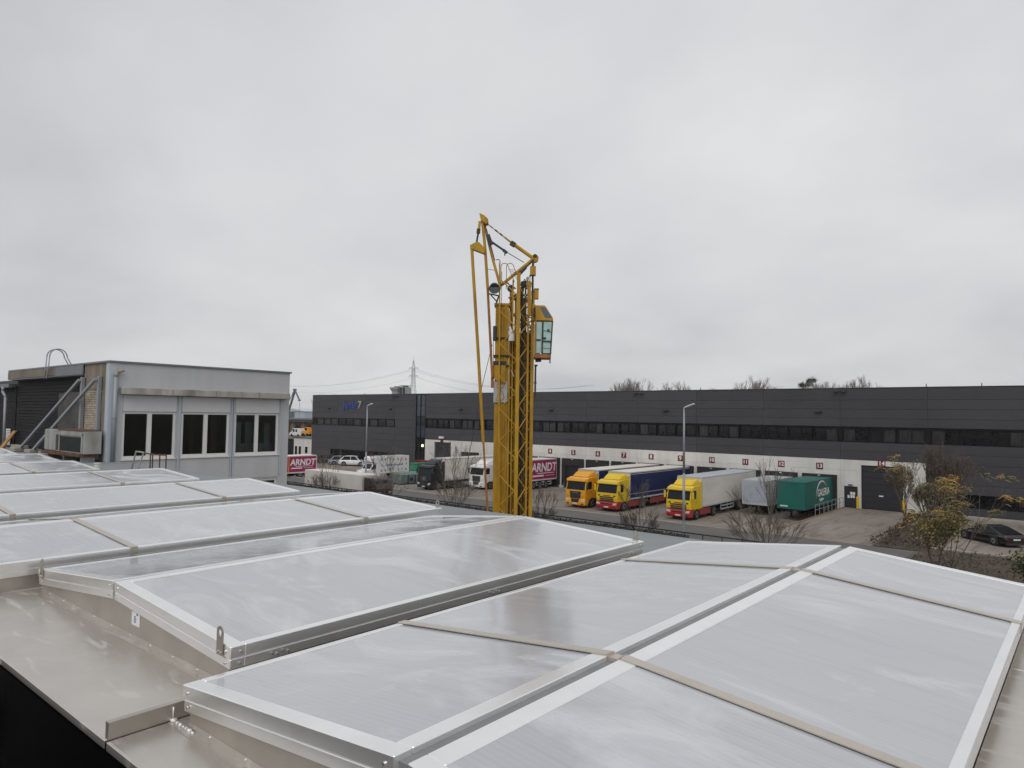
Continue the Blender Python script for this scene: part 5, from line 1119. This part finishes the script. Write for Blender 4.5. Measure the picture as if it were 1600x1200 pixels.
# camper / box van
v = thing('box_van', 'white printed box van with dark windows facing the street near the waste skip', 'van', (-80.6, 62.6, -0.55))
lo = MB().prism([(0.0, 0.35), (-0.02, 0.85), (0.15, 1.12), (0.95, 1.28), (1.55, 2.05), (1.75, 2.15), (2.1, 2.15), (2.1, 0.35)], 'x', -1.0, 1.0).build('cab', P_WHITE, v, 0.06, seg=2)
MB().hexa([(-0.86, 0.99, 1.36), (0.86, 0.99, 1.36), (0.86, 1.04, 1.36), (-0.86, 1.04, 1.36), (-0.8, 1.50, 2.03), (0.8, 1.50, 2.03), (0.8, 1.55, 2.03), (-0.8, 1.55, 2.03)]).build('windscreen', M_WGLASS, lo)
for s in (-1, 1):
    MB().prism([(1.15, 1.3), (2.0, 1.3), (2.0, 1.98), (1.58, 1.98)], 'x', s*0.99, s*1.012).build('side_window', M_WGLASS, lo)
    wheel(v, s*0.88, 1.0, 0.36, 0.24, s); wheel(v, s*0.88, 5.9, 0.36, 0.24, s)
    MB().box(s*0.75-0.16, s*0.75+0.16, -0.03, 0.06, 0.85, 1.05).build('headlight', M_LAMPG, lo); MB().box(s*1.12-0.08, s*1.12+0.08, 1.25, 1.35, 1.3, 1.65).build('mirror', M_SHADE, lo, 0.02)
MB().box(-0.6, 0.6, -0.035, 0.0, 0.6, 0.85).box(-1.0, 1.0, -0.05, 0.1, 0.35, 0.5).build('grille', M_SHADE, lo)
bx = MB().prism([(1.7, 2.18), (1.45, 2.35), (1.5, 2.85), (1.8, 3.08), (8.2, 3.1), (8.25, 0.62), (2.12, 0.62), (2.12, 2.18)], 'x', -1.12, 1.12).build('box_body', P_WHITE, v, 0.03)
rnd = random.Random(9); cols = [mat('print_teal', rgb(60, 140, 150), 0.5), mat('print_orange', rgb(210, 140, 50), 0.5), mat('print_dark_red', rgb(140, 50, 56), 0.5), mat('print_mid_blue', rgb(70, 110, 170), 0.5), mat('print_dark', rgb(70, 66, 72), 0.5)]
for r in range(3):
    for k in range(7):
        if r == 1 and 1 <= k <= 5: continue
        y, z = 2.9+k*0.78+rnd.uniform(-.1, .1), 1.05+r*0.75+rnd.uniform(-.08, .08); q = MB()
        for m in range(3): a, c2 = rnd.uniform(-.12, .08), rnd.uniform(-.16, .08); q.box(1.121, 1.125+0.001*m, y+a, y+a+rnd.uniform(.08, .2), z+c2, z+c2+rnd.uniform(.1, .26))
        q.build('printed_icon', cols[rnd.randrange(5)], bx)
q = MB(); y = 3.6
while y < 6.9: w = rnd.uniform(.1, .22); q.box(1.121, 1.125, y, y+w, 1.70, 1.70+rnd.uniform(.16, .3)); y += w+0.06
q.build('blue_print', cols[3], bx)
# skips
M_SKIP = mat('skip_grey_green', rgb(124, 146, 146), 0.6, 0, 0.15, 1.5, col2=rgb(96, 112, 108))
s = thing('waste_skip', 'grey green lidded waste skip between the box van and the blue black lorry', 'skip', (-71.9, 62.6, YZ), R(-4))
MB().hexa([(-1.1, -0.6, 0.12), (0.9, -0.6, 0.12), (0.9, 2.6, 0.12), (-1.1, 2.6, 0.12), (-1.25, -0.75, 1.25), (1.05, -0.75, 1.25), (1.05, 2.8, 1.25), (-1.25, 2.8, 1.25)]).build('tub', M_SKIP, s, 0.03)
MB().prism([(-1.3, 1.26), (1.1, 1.26), (0.85, 1.58), (-0.9, 1.62)], 'y', -0.8, 1.0).build('lid', M_SKIP, s, 0.03); MB().prism([(-1.3, 1.26), (1.1, 1.26), (0.85, 1.52), (-0.9, 1.56)], 'y', 1.04, 2.85).build('lid', M_SKIP, s, 0.03)
MB().box(1.0, 1.12, 0.4, 0.5, 0.2, 1.3).box(1.0, 1.12, 1.6, 1.7, 0.2, 1.3).box(0.97, 1.03, 0.8, 1.3, 0.5, 0.9).box(-1.1, 0.9, -0.6, -0.45, 0, 0.12).box(-1.1, 0.9, 2.4, 2.55, 0, 0.12).build('ribs_and_skids', M_CHASSIS, s)
M_BINF = mat('container_green', rgb(40, 124, 92), 0.5, 0, 0.1, 1.2)
s = thing('refuse_compactor', 'bright green refuse container behind the blue black lorry cab', 'container', (-74.5, 67.2, YZ))
s.scale = (0.62, 0.5, 1.0)
MB().hexa([(-1.2, 0, 0.15), (1.2, 0, 0.15), (1.2, 5, 0.15), (-1.2, 5, 0.15), (-1.2, -0.25, 1.5), (1.2, -0.25, 1.5), (1.2, 5, 1.5), (-1.2, 5, 1.5)]).hexa([(-1.2, -0.25, 1.501), (1.2, -0.25, 1.501), (1.2, 5, 1.501), (-1.2, 5, 1.501), (-1.2, 0.1, 2.5), (1.2, 0.1, 2.5), (1.2, 5, 2.5), (-1.2, 5, 2.5)]).build('tank', M_BINF, s, 0.04)
for z in (0.6, 1.45, 2.3): MB().box(-1.25, 1.25, -0.3 if 1 < z < 2 else -0.1, -0.02, z, z+0.1).build('rib', M_BINF, s)
MB().box(-0.9, 0.9, -0.27, -0.2, 0.8, 1.35).build('hatch', mat('hatch_pale_green', rgb(130, 176, 150), 0.4), s)
s = thing('red_skip', 'dark red open skip by the left gate', 'skip', (-79.2, 73.2, YZ)); MB().hexa([(-0.8, -0.6, 0.9), (1.2, -0.6, 0.9), (1.2, 0.8, 0.9), (-0.8, 0.8, 0.9), (-1.0, -0.8, 2.4), (1.5, -0.8, 2.4), (1.5, 1.0, 2.4), (-1.0, 1.0, 2.4)]).build('tub', mat('skip_red', rgb(128, 26, 30), 0.5), s, 0.03); MB().box(-0.7, 1.1, -0.5, 0.7, 0, 0.9).build('stand', M_CHASSIS, s)
# ------------------------------------------------------------------ lamp posts, fence
for (x, y, lab) in ((-24.3, 49.5, 'tall grey lamp post in front of the white trailer lorry on the right'), (-61.6, 48.6, 'tall grey lamp post before the left office part of the warehouse')):
    t = thing('street_lamp', lab, 'lamp post', (x, y, 0), R(0), 'lamp posts along the street')
    MB().tube((0, 0, 0), (0, 0, 4.5), 0.105, 0.09, 10).tube((0, 0, 4.5), (0, 0, 9.55), 0.09, 0.065, 10).build('pole', M_POLE, t, smooth=True)
    MB().tube((0, 0, 0), (0, 0, 0.9), 0.12, 0.12, 10).build('pole_base', M_POLE, t)
    MB().bar((-0.02, 0, 9.5), (0.25, 0, 9.6), 0.07).build('arm', M_POLE, t)
    MB().hexa([(0.10, -0.16, 9.50), (0.85, -0.16, 9.78), (0.85, 0.16, 9.78), (0.10, 0.16, 9.50), (0.06, -0.13, 9.58), (0.80, -0.13, 9.86), (0.80, 0.13, 9.86), (0.06, 0.13, 9.58)]).build('lamp_head', M_LAMPH, t, 0.02)
FY = 43.6
M_FENCE = mat('fence_dark', rgb(46, 48, 50), 0.6, 0.2, 0.1, 3)
fe = thing('fence', 'low dark metal fence running along the near side of the street', 'fence', (0, FY, 0))
MB().box(-90, -8, -0.03, 0.03, 1.02, 1.10).build('top_rail', M_FENCE, fe); MB().box(-90, -8, -0.02, 0.02, 0.18, 0.24).build('bottom_rail', M_FENCE, fe)
p0 = None; x = -90.0
while x <= -8:
    if p0 is None: p0 = MB().box(-0.025, 0.025, -0.03, 0.03, 0, 1.02).build('post', M_FENCE, fe); p0.location = (x, 0, 0)
    else: inst(p0, fe, (x, 0, 0))
    x += 1.32
w = MB(); x = -90.0
while x < -8: w.box(x-0.004, x+0.004, -0.004, 0.004, 0.24, 1.02); x += 0.12
tag(w.build('mesh_wires', M_FENCE, fe), kind='stuff')
# ------------------------------------------------------------------ vegetation
def grow(mb, p, d, ln, r, lev, rnd, spread, up, tips, minr, split=(3, 4)):
    seg = 3; q = Vector(p); dd = Vector(d)
    for i in range(seg):
        dd = (dd+Vector((rnd.gauss(0, .09), rnd.gauss(0, .09), up*0.10))).normalized()
        q2 = q+dd*(ln/seg); ra = r*(1-0.25*i/seg); rb = r*(1-0.25*(i+1)/seg)
        mb.tube(q, q2, max(ra, minr), max(rb, minr), 4 if lev > 1 else 3, cap=False); q = q2
        if lev > 0 and i > 0:
            for _ in range(1):
                a = dd.orthogonal().normalized(); a.rotate(Matrix.Rotation(rnd.uniform(0, 6.28), 3, dd)); nd = (dd*math.cos(spread)+a*math.sin(spread)).normalized()
                grow(mb, q, nd, ln*rnd.uniform(.5, .72), r*0.5, lev-1, rnd, spread, up, tips, minr, split)
    if lev == 0: tips.append((q, dd)); return
    for k in range(rnd.randint(*split)-1):
        a = dd.orthogonal().normalized(); a.rotate(Matrix.Rotation(rnd.uniform(0, 6.28), 3, dd)); s = spread*rnd.uniform(.5, 1.1)
        grow(mb, q, (dd*math.cos(s)+a*math.sin(s)).normalized(), ln*rnd.uniform(.55, .8), r*0.62, lev-1, rnd, spread, up, tips, minr, split)
def leaf_mesh(name, tips, m, rnd, n, sz, parent, jit=0.25):
    b = MB()
    for (q, d) in tips:
        for _ in range(n):
            c = q+Vector((rnd.gauss(0, jit), rnd.gauss(0, jit), rnd.gauss(0, jit*0.8))); a = Vector((rnd.gauss(0, 1), rnd.gauss(0, 1), rnd.gauss(0, 1))).normalized(); u = a.orthogonal().normalized()*sz*rnd.uniform(.6, 1.2); v = a.cross(u).normalized()*sz*rnd.uniform(.35, .7)
            b.quad(c-u, c+v, c+u, c-v)
    return tag(b.build(name, m, parent), kind='stuff')
def fronds(name, tips, m, rnd, n, ln, parent):
    # feathery compound leaves: a drooping stalk with paired leaflets
    b = MB()
    for (q, d) in tips:
        for _ in range(n):
            a = rnd.uniform(0, 6.28); dr = Vector((math.cos(a), math.sin(a), rnd.uniform(-.2, .5))).normalized(); L_ = ln*rnd.uniform(.6, 1.15); sd = dr.cross(Vector((0, 0, 1))).normalized()
            p = q+Vector((rnd.gauss(0, .10), rnd.gauss(0, .10), rnd.gauss(0, .12)))
            for k in range(6):
                f = (k+1)/6.0; c = p+dr*(L_*f)-Vector((0, 0, 0.42*L_*f*f)); w = 0.14*(1.15-0.45*f)
                for s in (-1, 1):
                    t = c+sd*(s*w)+dr*0.05-Vector((0, 0, rnd.uniform(.02, .07))); b.quad(c, c+(t-c)*0.5+dr*0.035, t, c+(t-c)*0.5-dr*0.035)
    return tag(b.build(name, m, parent), kind='stuff')
def shrub(name, lab, cat, loc, H, seed, stems, lev=3, spread=0.42, r0=0.04, lean=0.35, minr=0.011, group=None, trunk=0.5, tw=None, up=1.0, fan=False):
    rnd = random.Random(seed); t = thing(name, lab, cat, loc, 0, group); tk = MB(); cr_ = MB(); tips = []
    if trunk > 0: tk.tube((0, 0, -0.1), (0, 0, trunk), r0*2.2, r0*1.7, 7)
    else: tk.tube((0, 0, -0.1), (0, 0, 0.15), r0*2.2, r0*1.7, 7)
    for s in range(stems):
        a = 6.28*s*0.618+rnd.uniform(-.4, .4); l = rnd.uniform(.15, 1)*lean
        if fan:
            l = lean*math.sqrt((s+0.3)/stems); k = 1.0 if s < 3 else 0.70-0.22*l/lean
            grow(cr_, (0.12*math.cos(a), 0.12*math.sin(a), 0.05), Vector((math.sin(l)*math.cos(a), math.sin(l)*math.sin(a), math.cos(l))), H*k*rnd.uniform(.40, .46), r0*(1.3 if s < 3 else 0.8), lev if s > 2 else lev, rnd, spread*(0.8 if s < 3 else 1), up, tips, minr, (2, 4)); continue
        grow(cr_, (0.05*math.cos(a), 0.05*math.sin(a), max(trunk, 0.1)-0.05), Vector((math.sin(l)*math.cos(a), math.sin(l)*math.sin(a), math.cos(l))), (H-trunk)*rnd.uniform(.36, .47), r0, lev, rnd, spread, up, tips, minr)
    tk.build('trunk', M_BARK, t); tag(cr_.build('crown', tw or M_TWIG, t), kind='stuff')
    k = max((q.z for q, d in tips), default=H)
    f = H/k
    for ch in t.children: ch.scale = (f**0.5, f**0.5, f)
    return t, tips, f
BG = 'bare shrubs and young trees along the street'
for (x, h, sd, st, lab) in ((-63.2, 4.7, 1, 8, 'bare many stemmed shrub in front of the low white box lorry'), (-53.2, 6.1, 2, 6, 'tall bare shrub between the left lamp post and the waste skip'),
                            (-44.0, 6.6, 3, 6, 'bare shrub in front of the blue black lorry'), (-34.0, 3.2, 4, 6, 'small bare shrub just right of the crane mast foot'),
                            (-25.4, 4.5, 5, 8, 'bare shrub between the lemon yellow lorry and the right lamp post'), (-16.3, 6.6, 6, 9, 'large bare shrub in front of the silver and green trailers')):
    shrub('bare_shrub', lab, 'shrub', (x, 44.6, 0), h, sd*13, st+7, 3, 0.34, 0.030, 1.0, 0.0085, BG, 0.0, None, 0.55, True)
# columnar trees in the bed, some dry leaves
for (x, y, h, sd, lab, lm, n) in ((-11.75, 62.5, 5.6, 31, 'young upright tree with a dark stem in front of gate 14', M_LEAFO, 1), (-10.3, 66.5, 7.0, 32, 'narrow brown hornbeam at the right end of the white dock wall', None, 0), (-8.9, 66.0, 6.6, 33, 'narrow brown hornbeam just right of the white dock wall', M_TWIG, 1), (-9.6, 58.5, 4.6, 37, 'bushy brown tree low in the planting bed', M_LEAFO, 1)):
    t, tips, f = shrub('upright_tree', lab, 'tree', (x, y, 0.1), h, sd, 5, 4, 0.30, 0.042, 0.26, 0.0068, 'upright trees in the planting bed', 1.3, None, 1.6)
    if lm: o = leaf_mesh('leaves', tips[::4], lm, random.Random(sd), n, 0.09, t, 0.15); o.scale = (f**.5, f**.5, f)
# autumn trees close to the street: leafy stems with gaps
def leafy(name, lab, cat, loc, H, seed, stems, lean, mats_, n, sz, jit, lev=2, keep=1.0, group=None, r0=0.05):
    t, tips, f = shrub(name, lab, cat, loc, H, seed, stems, lev, 0.5, r0, lean, 0.012, group, 0.4)
    rnd = random.Random(seed+1)
    for i, m in enumerate(mats_):
        tp = [tp_ for k, tp_ in enumerate(tips) if k % len(mats_) == i and rnd.random() < keep]
        o = leaf_mesh('leaves', tp, m, rnd, n, sz, t, jit); o.scale = (f**.5, f**.5, f)
    return t
t, tips, f = shrub('autumn_tree', 'straggly autumn tree with yellowing feathery leaves on separate branches right of gate 14', 'tree', (-6.4, 45.6, 0.1), 6.6, 44, 4, 2, 0.55, 0.026, 0.80, 0.008, None, 0.4)
rr = random.Random(12); rr.shuffle(tips)
for m_, part in ((M_LEAFY, tips[0:9]), (M_LEAFO, tips[9:16]), (mat('leaf_fading', rgb(140, 120, 58), 0.7, 0, 0.3, 2), tips[16:23])):
    o = fronds('leaves', part, m_, rr, 9, 0.42, t); o.scale = (f**.5, f**.5, f)
leafy('autumn_tree', 'dense olive leaved bush under the straggly autumn tree', 'bush', (-7.0, 44.9, 0.1), 4.2, 43, 7, 0.55, [M_LEAFO, M_LEAFG, M_LEAFY, M_LEAFO], 16, 0.08, 0.26, 2, 0.8, r0=0.03)
leafy('golden_tree', 'golden leaved young tree beside the hornbeams', 'tree', (-8.9, 62.0, 0.1), 4.6, 47, 5, 0.35, [M_LEAFY, M_LEAFY, M_LEAFO], 22, 0.075, 0.20, 2, 0.22, r0=0.03)
leafy('evergreen_bush', 'dark green bush in the bottom right verge below the black coupe', 'bush', (-2.2, 42.6, 0.1), 2.1, 53, 9, 0.7, [M_LEAFG, M_LEAFG, M_LEAFO], 12, 0.10, 0.28, 2, 1.0)
leafy('evergreen_bush', 'second dark green bush at the right edge of the verge', 'bush', (-0.4, 44.4, 0.1), 2.2, 59, 9, 0.7, [M_LEAFG, M_LEAFO], 12, 0.10, 0.28, 2, 1.0)
rnd = random.Random(77)
def ground_scatter(name, n, fx, m, sz, zr):
    b = MB()
    for _ in range(n):
        x, y = fx(rnd); c = Vector((x, y, rnd.uniform(*zr))); a = Vector((rnd.gauss(0, 1), rnd.gauss(0, 1), rnd.gauss(0, .6))).normalized(); u = a.orthogonal().normalized()*sz*rnd.uniform(.5, 1.3); v = a.cross(u).normalized()*sz*rnd.uniform(.3, .8)
        b.quad(c-u, c+v, c+u, c-v)
    return tag(b.build(name, m), kind='stuff')
tag(ground_scatter('ground_cover', 2200, lambda r: (r.uniform(-9.2, 3), r.uniform(43.9, 55.2)), mat('verge_litter', rgb(96, 90, 70), 0.9, 0, 0.45, 2), 0.09, (0.10, 0.30)), 'brown and olive ground cover growing on the verge', 'plants')
tag(ground_scatter('low_plants', 2600, lambda r: (-12.7+0.0*r.random()+r.uniform(0, 3.6), r.uniform(54.2, 75.3)), mat('bed_litter', rgb(76, 62, 52), 0.9, 0, 0.45, 3), 0.09, (0.10, 0.42)), 'dark brown low plants covering the planting bed', 'plants')
tag(ground_scatter('hedge', 30000, lambda r: (r.uniform(-75, -20.9), r.uniform(42.3, 43.45)), mat('hedge_dark', rgb(66, 64, 58), 0.9, 0, 0.45, 2), 0.12, (0.0, 0.98)), 'dark ivy hedge at the foot of the street fence', 'hedge')
# far trees behind the warehouse
FG = 'bare trees behind the warehouse roof'
far = [(-88.5, 150, 18.6, 9, 0.75, 'bare wide tree above the warehouse roof, first right of the crane'), (-77.6, 150, 17.4, 6, 0.5, 'small bare tree above the roof, second right of the crane, tinged yellow'), (-72.4, 150, 17.4, 6, 0.45, 'small bare tree above the roof, third right of the crane'),
       (-57.8, 150, 18.5, 9, 0.75, 'rounded bare tree above the roof over dock 11'), (-44.6, 150, 17.4, 6, 0.5, 'bare tree with dark mistletoe clumps above the roof'), (-36.6, 150, 17.9, 8, 0.4, 'bushy bare tree above the roof, rightmost of the far trees'),
       (-68.5, 155, 16.2, 5, 0.5, 'lowest bare treetop, barely showing above the roof'), (-127, 152, 16.1, 5, 0.5, 'tiny bare treetop just right of the pylon foot')]
for i, (x, y, h, st, lean, lab) in enumerate(far):
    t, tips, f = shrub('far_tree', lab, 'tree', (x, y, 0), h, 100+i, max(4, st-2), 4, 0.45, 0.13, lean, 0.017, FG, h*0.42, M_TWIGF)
    if 'mistletoe' in lab:
        rr = random.Random(3)
        for _ in range(6):
            c = Vector((rr.uniform(-2.6, 2.8), rr.uniform(-1, 1), rr.uniform(15.6, 17.0))); leaf_mesh('mistletoe', [(c, None)]*1, M_LEAFG, rr, 160, 0.16, t, 0.32)
    if 'yellow' in lab: leaf_mesh('leaves', tips[::6], M_LEAFO, random.Random(4), 2, 0.22, t, 0.3).scale = (f**.5, f**.5, f)
for i, (x, y, h, lab) in enumerate(((-213, 150, 16, 'hazy bare tree behind the brick hall, left of the warehouse'), (-222, 156, 13, 'lower hazy bare tree behind the brick hall roof'), (-206, 158, 14, 'hazy bare tree touching the warehouse left corner'))):
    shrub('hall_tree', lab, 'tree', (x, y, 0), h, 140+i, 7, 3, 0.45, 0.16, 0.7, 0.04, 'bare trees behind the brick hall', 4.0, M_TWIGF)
# ------------------------------------------------------------------ left background
hl = thing('brick_hall', 'low brown brick hall with a dark flat roof beyond the warehouse corner', 'building', (-262, 140, 0))
M_HALL = mat('hall_brick', rgb(122, 92, 78), 0.9, 0, 0.15, 0.6); M_HROOF = mat('hall_roof', rgb(66, 66, 68), 0.7, 0, 0.1, 0.4)
box('wall', M_HALL, 0, 62, 0, 40, 0, 5.4, hl); box('roof', M_HROOF, -0.8, 62.8, -1.2, 41, 5.4, 6.35, hl)
for k in range(9):
    x = 5+k*6.6; wn = box('window', M_FRAMED, x, x+3.0, -0.08, -0.005, 1.2, 4.6, hl); box('pane', M_GLASS, x+0.15, x+2.85, -0.12, -0.081, 1.3, 4.5, wn)
    box('pillar', mat('hall_pillar', rgb(150, 138, 126), 0.9), x-1.6, x-1.1, -0.3, -0.005, 0, 5.39, hl)
lw = thing('white_gatehouse', 'low white flat roofed annex with three dark doors beside the warehouse', 'building', (-122.0, 76.2, 0))
box('wall', M_CONC, 3.3, 9.55, 0, 14, 0, 3.9, lw); box('roof', M_CLADL, 3.0, 9.6, -0.15, 14.2, 3.9, 4.06, lw); box('lean_to', M_FRAMED, -6, 3.29, 1.0, 12, 0, 3.6, lw)
for x0, x1, z0 in ((3.75, 4.65, 0.1), (5.0, 5.95, 0.1), (7.1, 8.1, 1.0)): d = box('door' if z0 < 0.5 else 'window', M_UPVC, x0, x1, -0.06, -0.002, z0, 2.42, lw); box('pane', M_GLASS, x0+0.1, x1-0.1, -0.09, -0.061, z0+0.1, 2.32, d)
box('joint', M_CONCD, 6.5, 6.54, -0.012, -0.001, 0, 3.9, lw)
tag(box('embankment', M_GROUND, -175, -138, 94, 118, -0.5, 2.9), kind='structure')
tv = thing('white_van', 'small white van high up behind the white annex roof', 'van', (-151.6, 96, 2.91))
MB().prism([(0, 0.3), (0, 0.9), (0.8, 1.1), (1.5, 1.95), (4.6, 1.98), (4.7, 0.3)], 'y', 0, 1.9).build('body', P_WHITE, tv, 0.06)
for x0, x1 in ((1.2, 2.2), (2.4, 3.3)): box('side_window', M_WGLASS, x0+0.2, x1, -0.015, 0.02, 1.12, 1.75, tv)
for x in (0.95, 3.75): MB().disc((x, 0.1, 0.33), 'y', 0.33, 0.3, 14).disc((x, 1.8, 0.33), 'y', 0.33, 0.3, 14).build('wheels', M_TYRE, tv)
ex = thing('excavator', 'yellow wheeled digger behind the white annex roof', 'digger', (-146.6, 96, 2.91))
MB().box(0.2, 3.0, 0.1, 2.0, 0.7, 1.5).box(0.9, 2.0, 0.3, 1.5, 1.5, 2.3).build('body', P_MANY, ex, 0.06); MB().bar((2.6, 1, 1.2), (3.9, 1, 2.1), 0.3).bar((3.9, 1, 2.1), (4.5, 1, 0.9), 0.25).box(4.2, 4.8, 0.6, 1.4, 0.5, 1.0).build('arm', P_MANY, ex)
box('cab_glass', M_WGLASS, 1.0, 1.9, 0.28, 0.299, 1.6, 2.2, ex)
for x in (0.7, 2.5): MB().disc((x, 0.1, 0.45), 'y', 0.45, 0.35, 14).disc((x, 2.0, 0.45), 'y', 0.45, 0.35, 14).build('wheels', M_TYRE, ex)
hc = thing('harbour_crane', 'distant grey harbour crane with a drooping jib between the two buildings', 'crane', (-318.5, 200, 0))
M_HC = mat('harbour_steel', rgb(108, 116, 124), 0.7, 0, 0.1, 0.5)
MB().bar((0, 0, 0), (0, 0, 6), 2.2).box(-3, 3, -2.5, 2.5, 6, 9).build('tower', M_HC, hc); MB().bar((0, 0, 6.5), (6.6, 0, 20.0), 0.9, 0.7).build('boom', M_HC, hc)
MB().bar((6.4, 0, 20.3), (10.9, 0, 15.0), 0.6).box(10.2, 11.6, -0.4, 0.4, 14.6, 15.2).box(5.6, 7.2, -0.6, 0.6, 19.8, 20.8).build('jib', M_HC, hc); MB().tube((5.8, 0, 20.0), (-3, 0, 9), 0.16, None, 5).tube((10.9, 0, 15), (10.9, 0, 6), 0.07, None, 5).build('cable', M_HC, hc)
sh = thing('harbour_shed', 'pale blue grey harbour sheds far beyond the brick hall', 'building', (-420, 260, 0)); box('wall', mat('pale_shed', rgb(176, 188, 198), 0.7), 0, 26, 0, 20, 0, 9.6, sh); MB().prism([(-0.5, 9.6), (26.5, 9.6), (13, 11.4)], 'y', -0.5, 20.5).build('roof', mat('pale_shed_roof', rgb(190, 196, 202), 0.7), sh)
# pylon and wires
py_ = thing('electricity_pylon', 'lattice electricity pylon far behind the warehouse roof', 'pylon', (-468.3, 420, 0), R(25))
M_PY = mat('pylon_steel', rgb(112, 116, 122), 0.6, 0.2, 0.05, 1)
def wd_(z): return 3.6-(3.6-0.75)*min(1, z/50.0)
for sx in (-1, 1):
    for sy in (-1, 1): MB().bar((sx*4.2, sy*4.2, 0), (sx*1.35, sy*1.35, 38), 0.22).bar((sx*1.35, sy*1.35, 38), (sx*1.1, sy*1.1, 50), 0.2).bar((sx*1.1, sy*1.1, 50), (0, 0, 57.5), 0.2).build('leg', M_PY, py_)
def hw(z): return 4.2+(1.35-4.2)*z/38 if z < 38 else 1.35+(1.1-1.35)*(z-38)/12
z = 2.0; br = MB()
while z < 49:
    dz = max(1.9, hw(z)*1.7); z2 = min(z+dz, 50); a, b = hw(z), hw(z2)
    for sy in (-1, 1):
        br.bar((-a, sy*a, z), (b, sy*b, z2), 0.08); br.bar((a, sy*a, z), (-b, sy*b, z2), 0.08); br.bar((sy*a, -a, z), (sy*b, b, z2), 0.08); br.bar((sy*a, a, z), (sy*b, -b, z2), 0.08)
    z = z2
br.build('bracing', M_PY, py_)
for z in (43.0, 50.0):
    MB().bar((-4.3, 0, z+0.2), (0, 0, z+1.4), 0.16).bar((4.3, 0, z+0.2), (0, 0, z+1.4), 0.16).bar((-4.3, 0, z), (4.3, 0, z), 0.24).build('cross_arm', M_PY, py_)
    MB().tube((-4.1, 0, z), (-4.1, 0, z-1.2), 0.14).tube((4.1, 0, z), (4.1, 0, z-1.2), 0.14).build('insulator', M_PY, py_)
MB().tube((0, 0, 57.5), (0, 0, 61), 0.08).build('spike', M_PY, py_)
pl = thing('power_lines', 'thin sagging power lines running off both sides of the pylon', 'cable', (-468.3, 420, 0))
def span(p0, p1, sag, n=18):
    return [Vector(p0).lerp(Vector(p1), i/n)-Vector((0, 0, sag*4*(i/n)*(1-i/n))) for i in range(n+1)]
for sx, z in ((-3.7, 48.8), (3.7, 48.8), (3.7, 41.8)):
    MB().path(span((sx, 0, z), (sx+150, 60, z-14), 9), 0.075, 4).build('wire', M_PY, pl); MB().path(span((sx, 0, z), (sx-260, 20, z-8), 7), 0.055, 4).build('wire', M_PY, pl)

hz = MB().box(-3600, 3100, -310, 4600, -1.8, 66).build('haze', [])
m = bpy.data.materials.new('haze'); m.use_nodes = True; t = m.node_tree; t.nodes.clear(); o = t.nodes.new('ShaderNodeOutputMaterial'); v = t.nodes.new('ShaderNodeVolumePrincipled')
v.inputs['Color'].default_value = (1.0, 1.0, 1.0, 1); v.inputs['Density'].default_value = 0.00013; t.links.new(v.outputs[0], o.inputs['Volume']); hz.data.materials.append(m); tag(hz, kind='stuff')
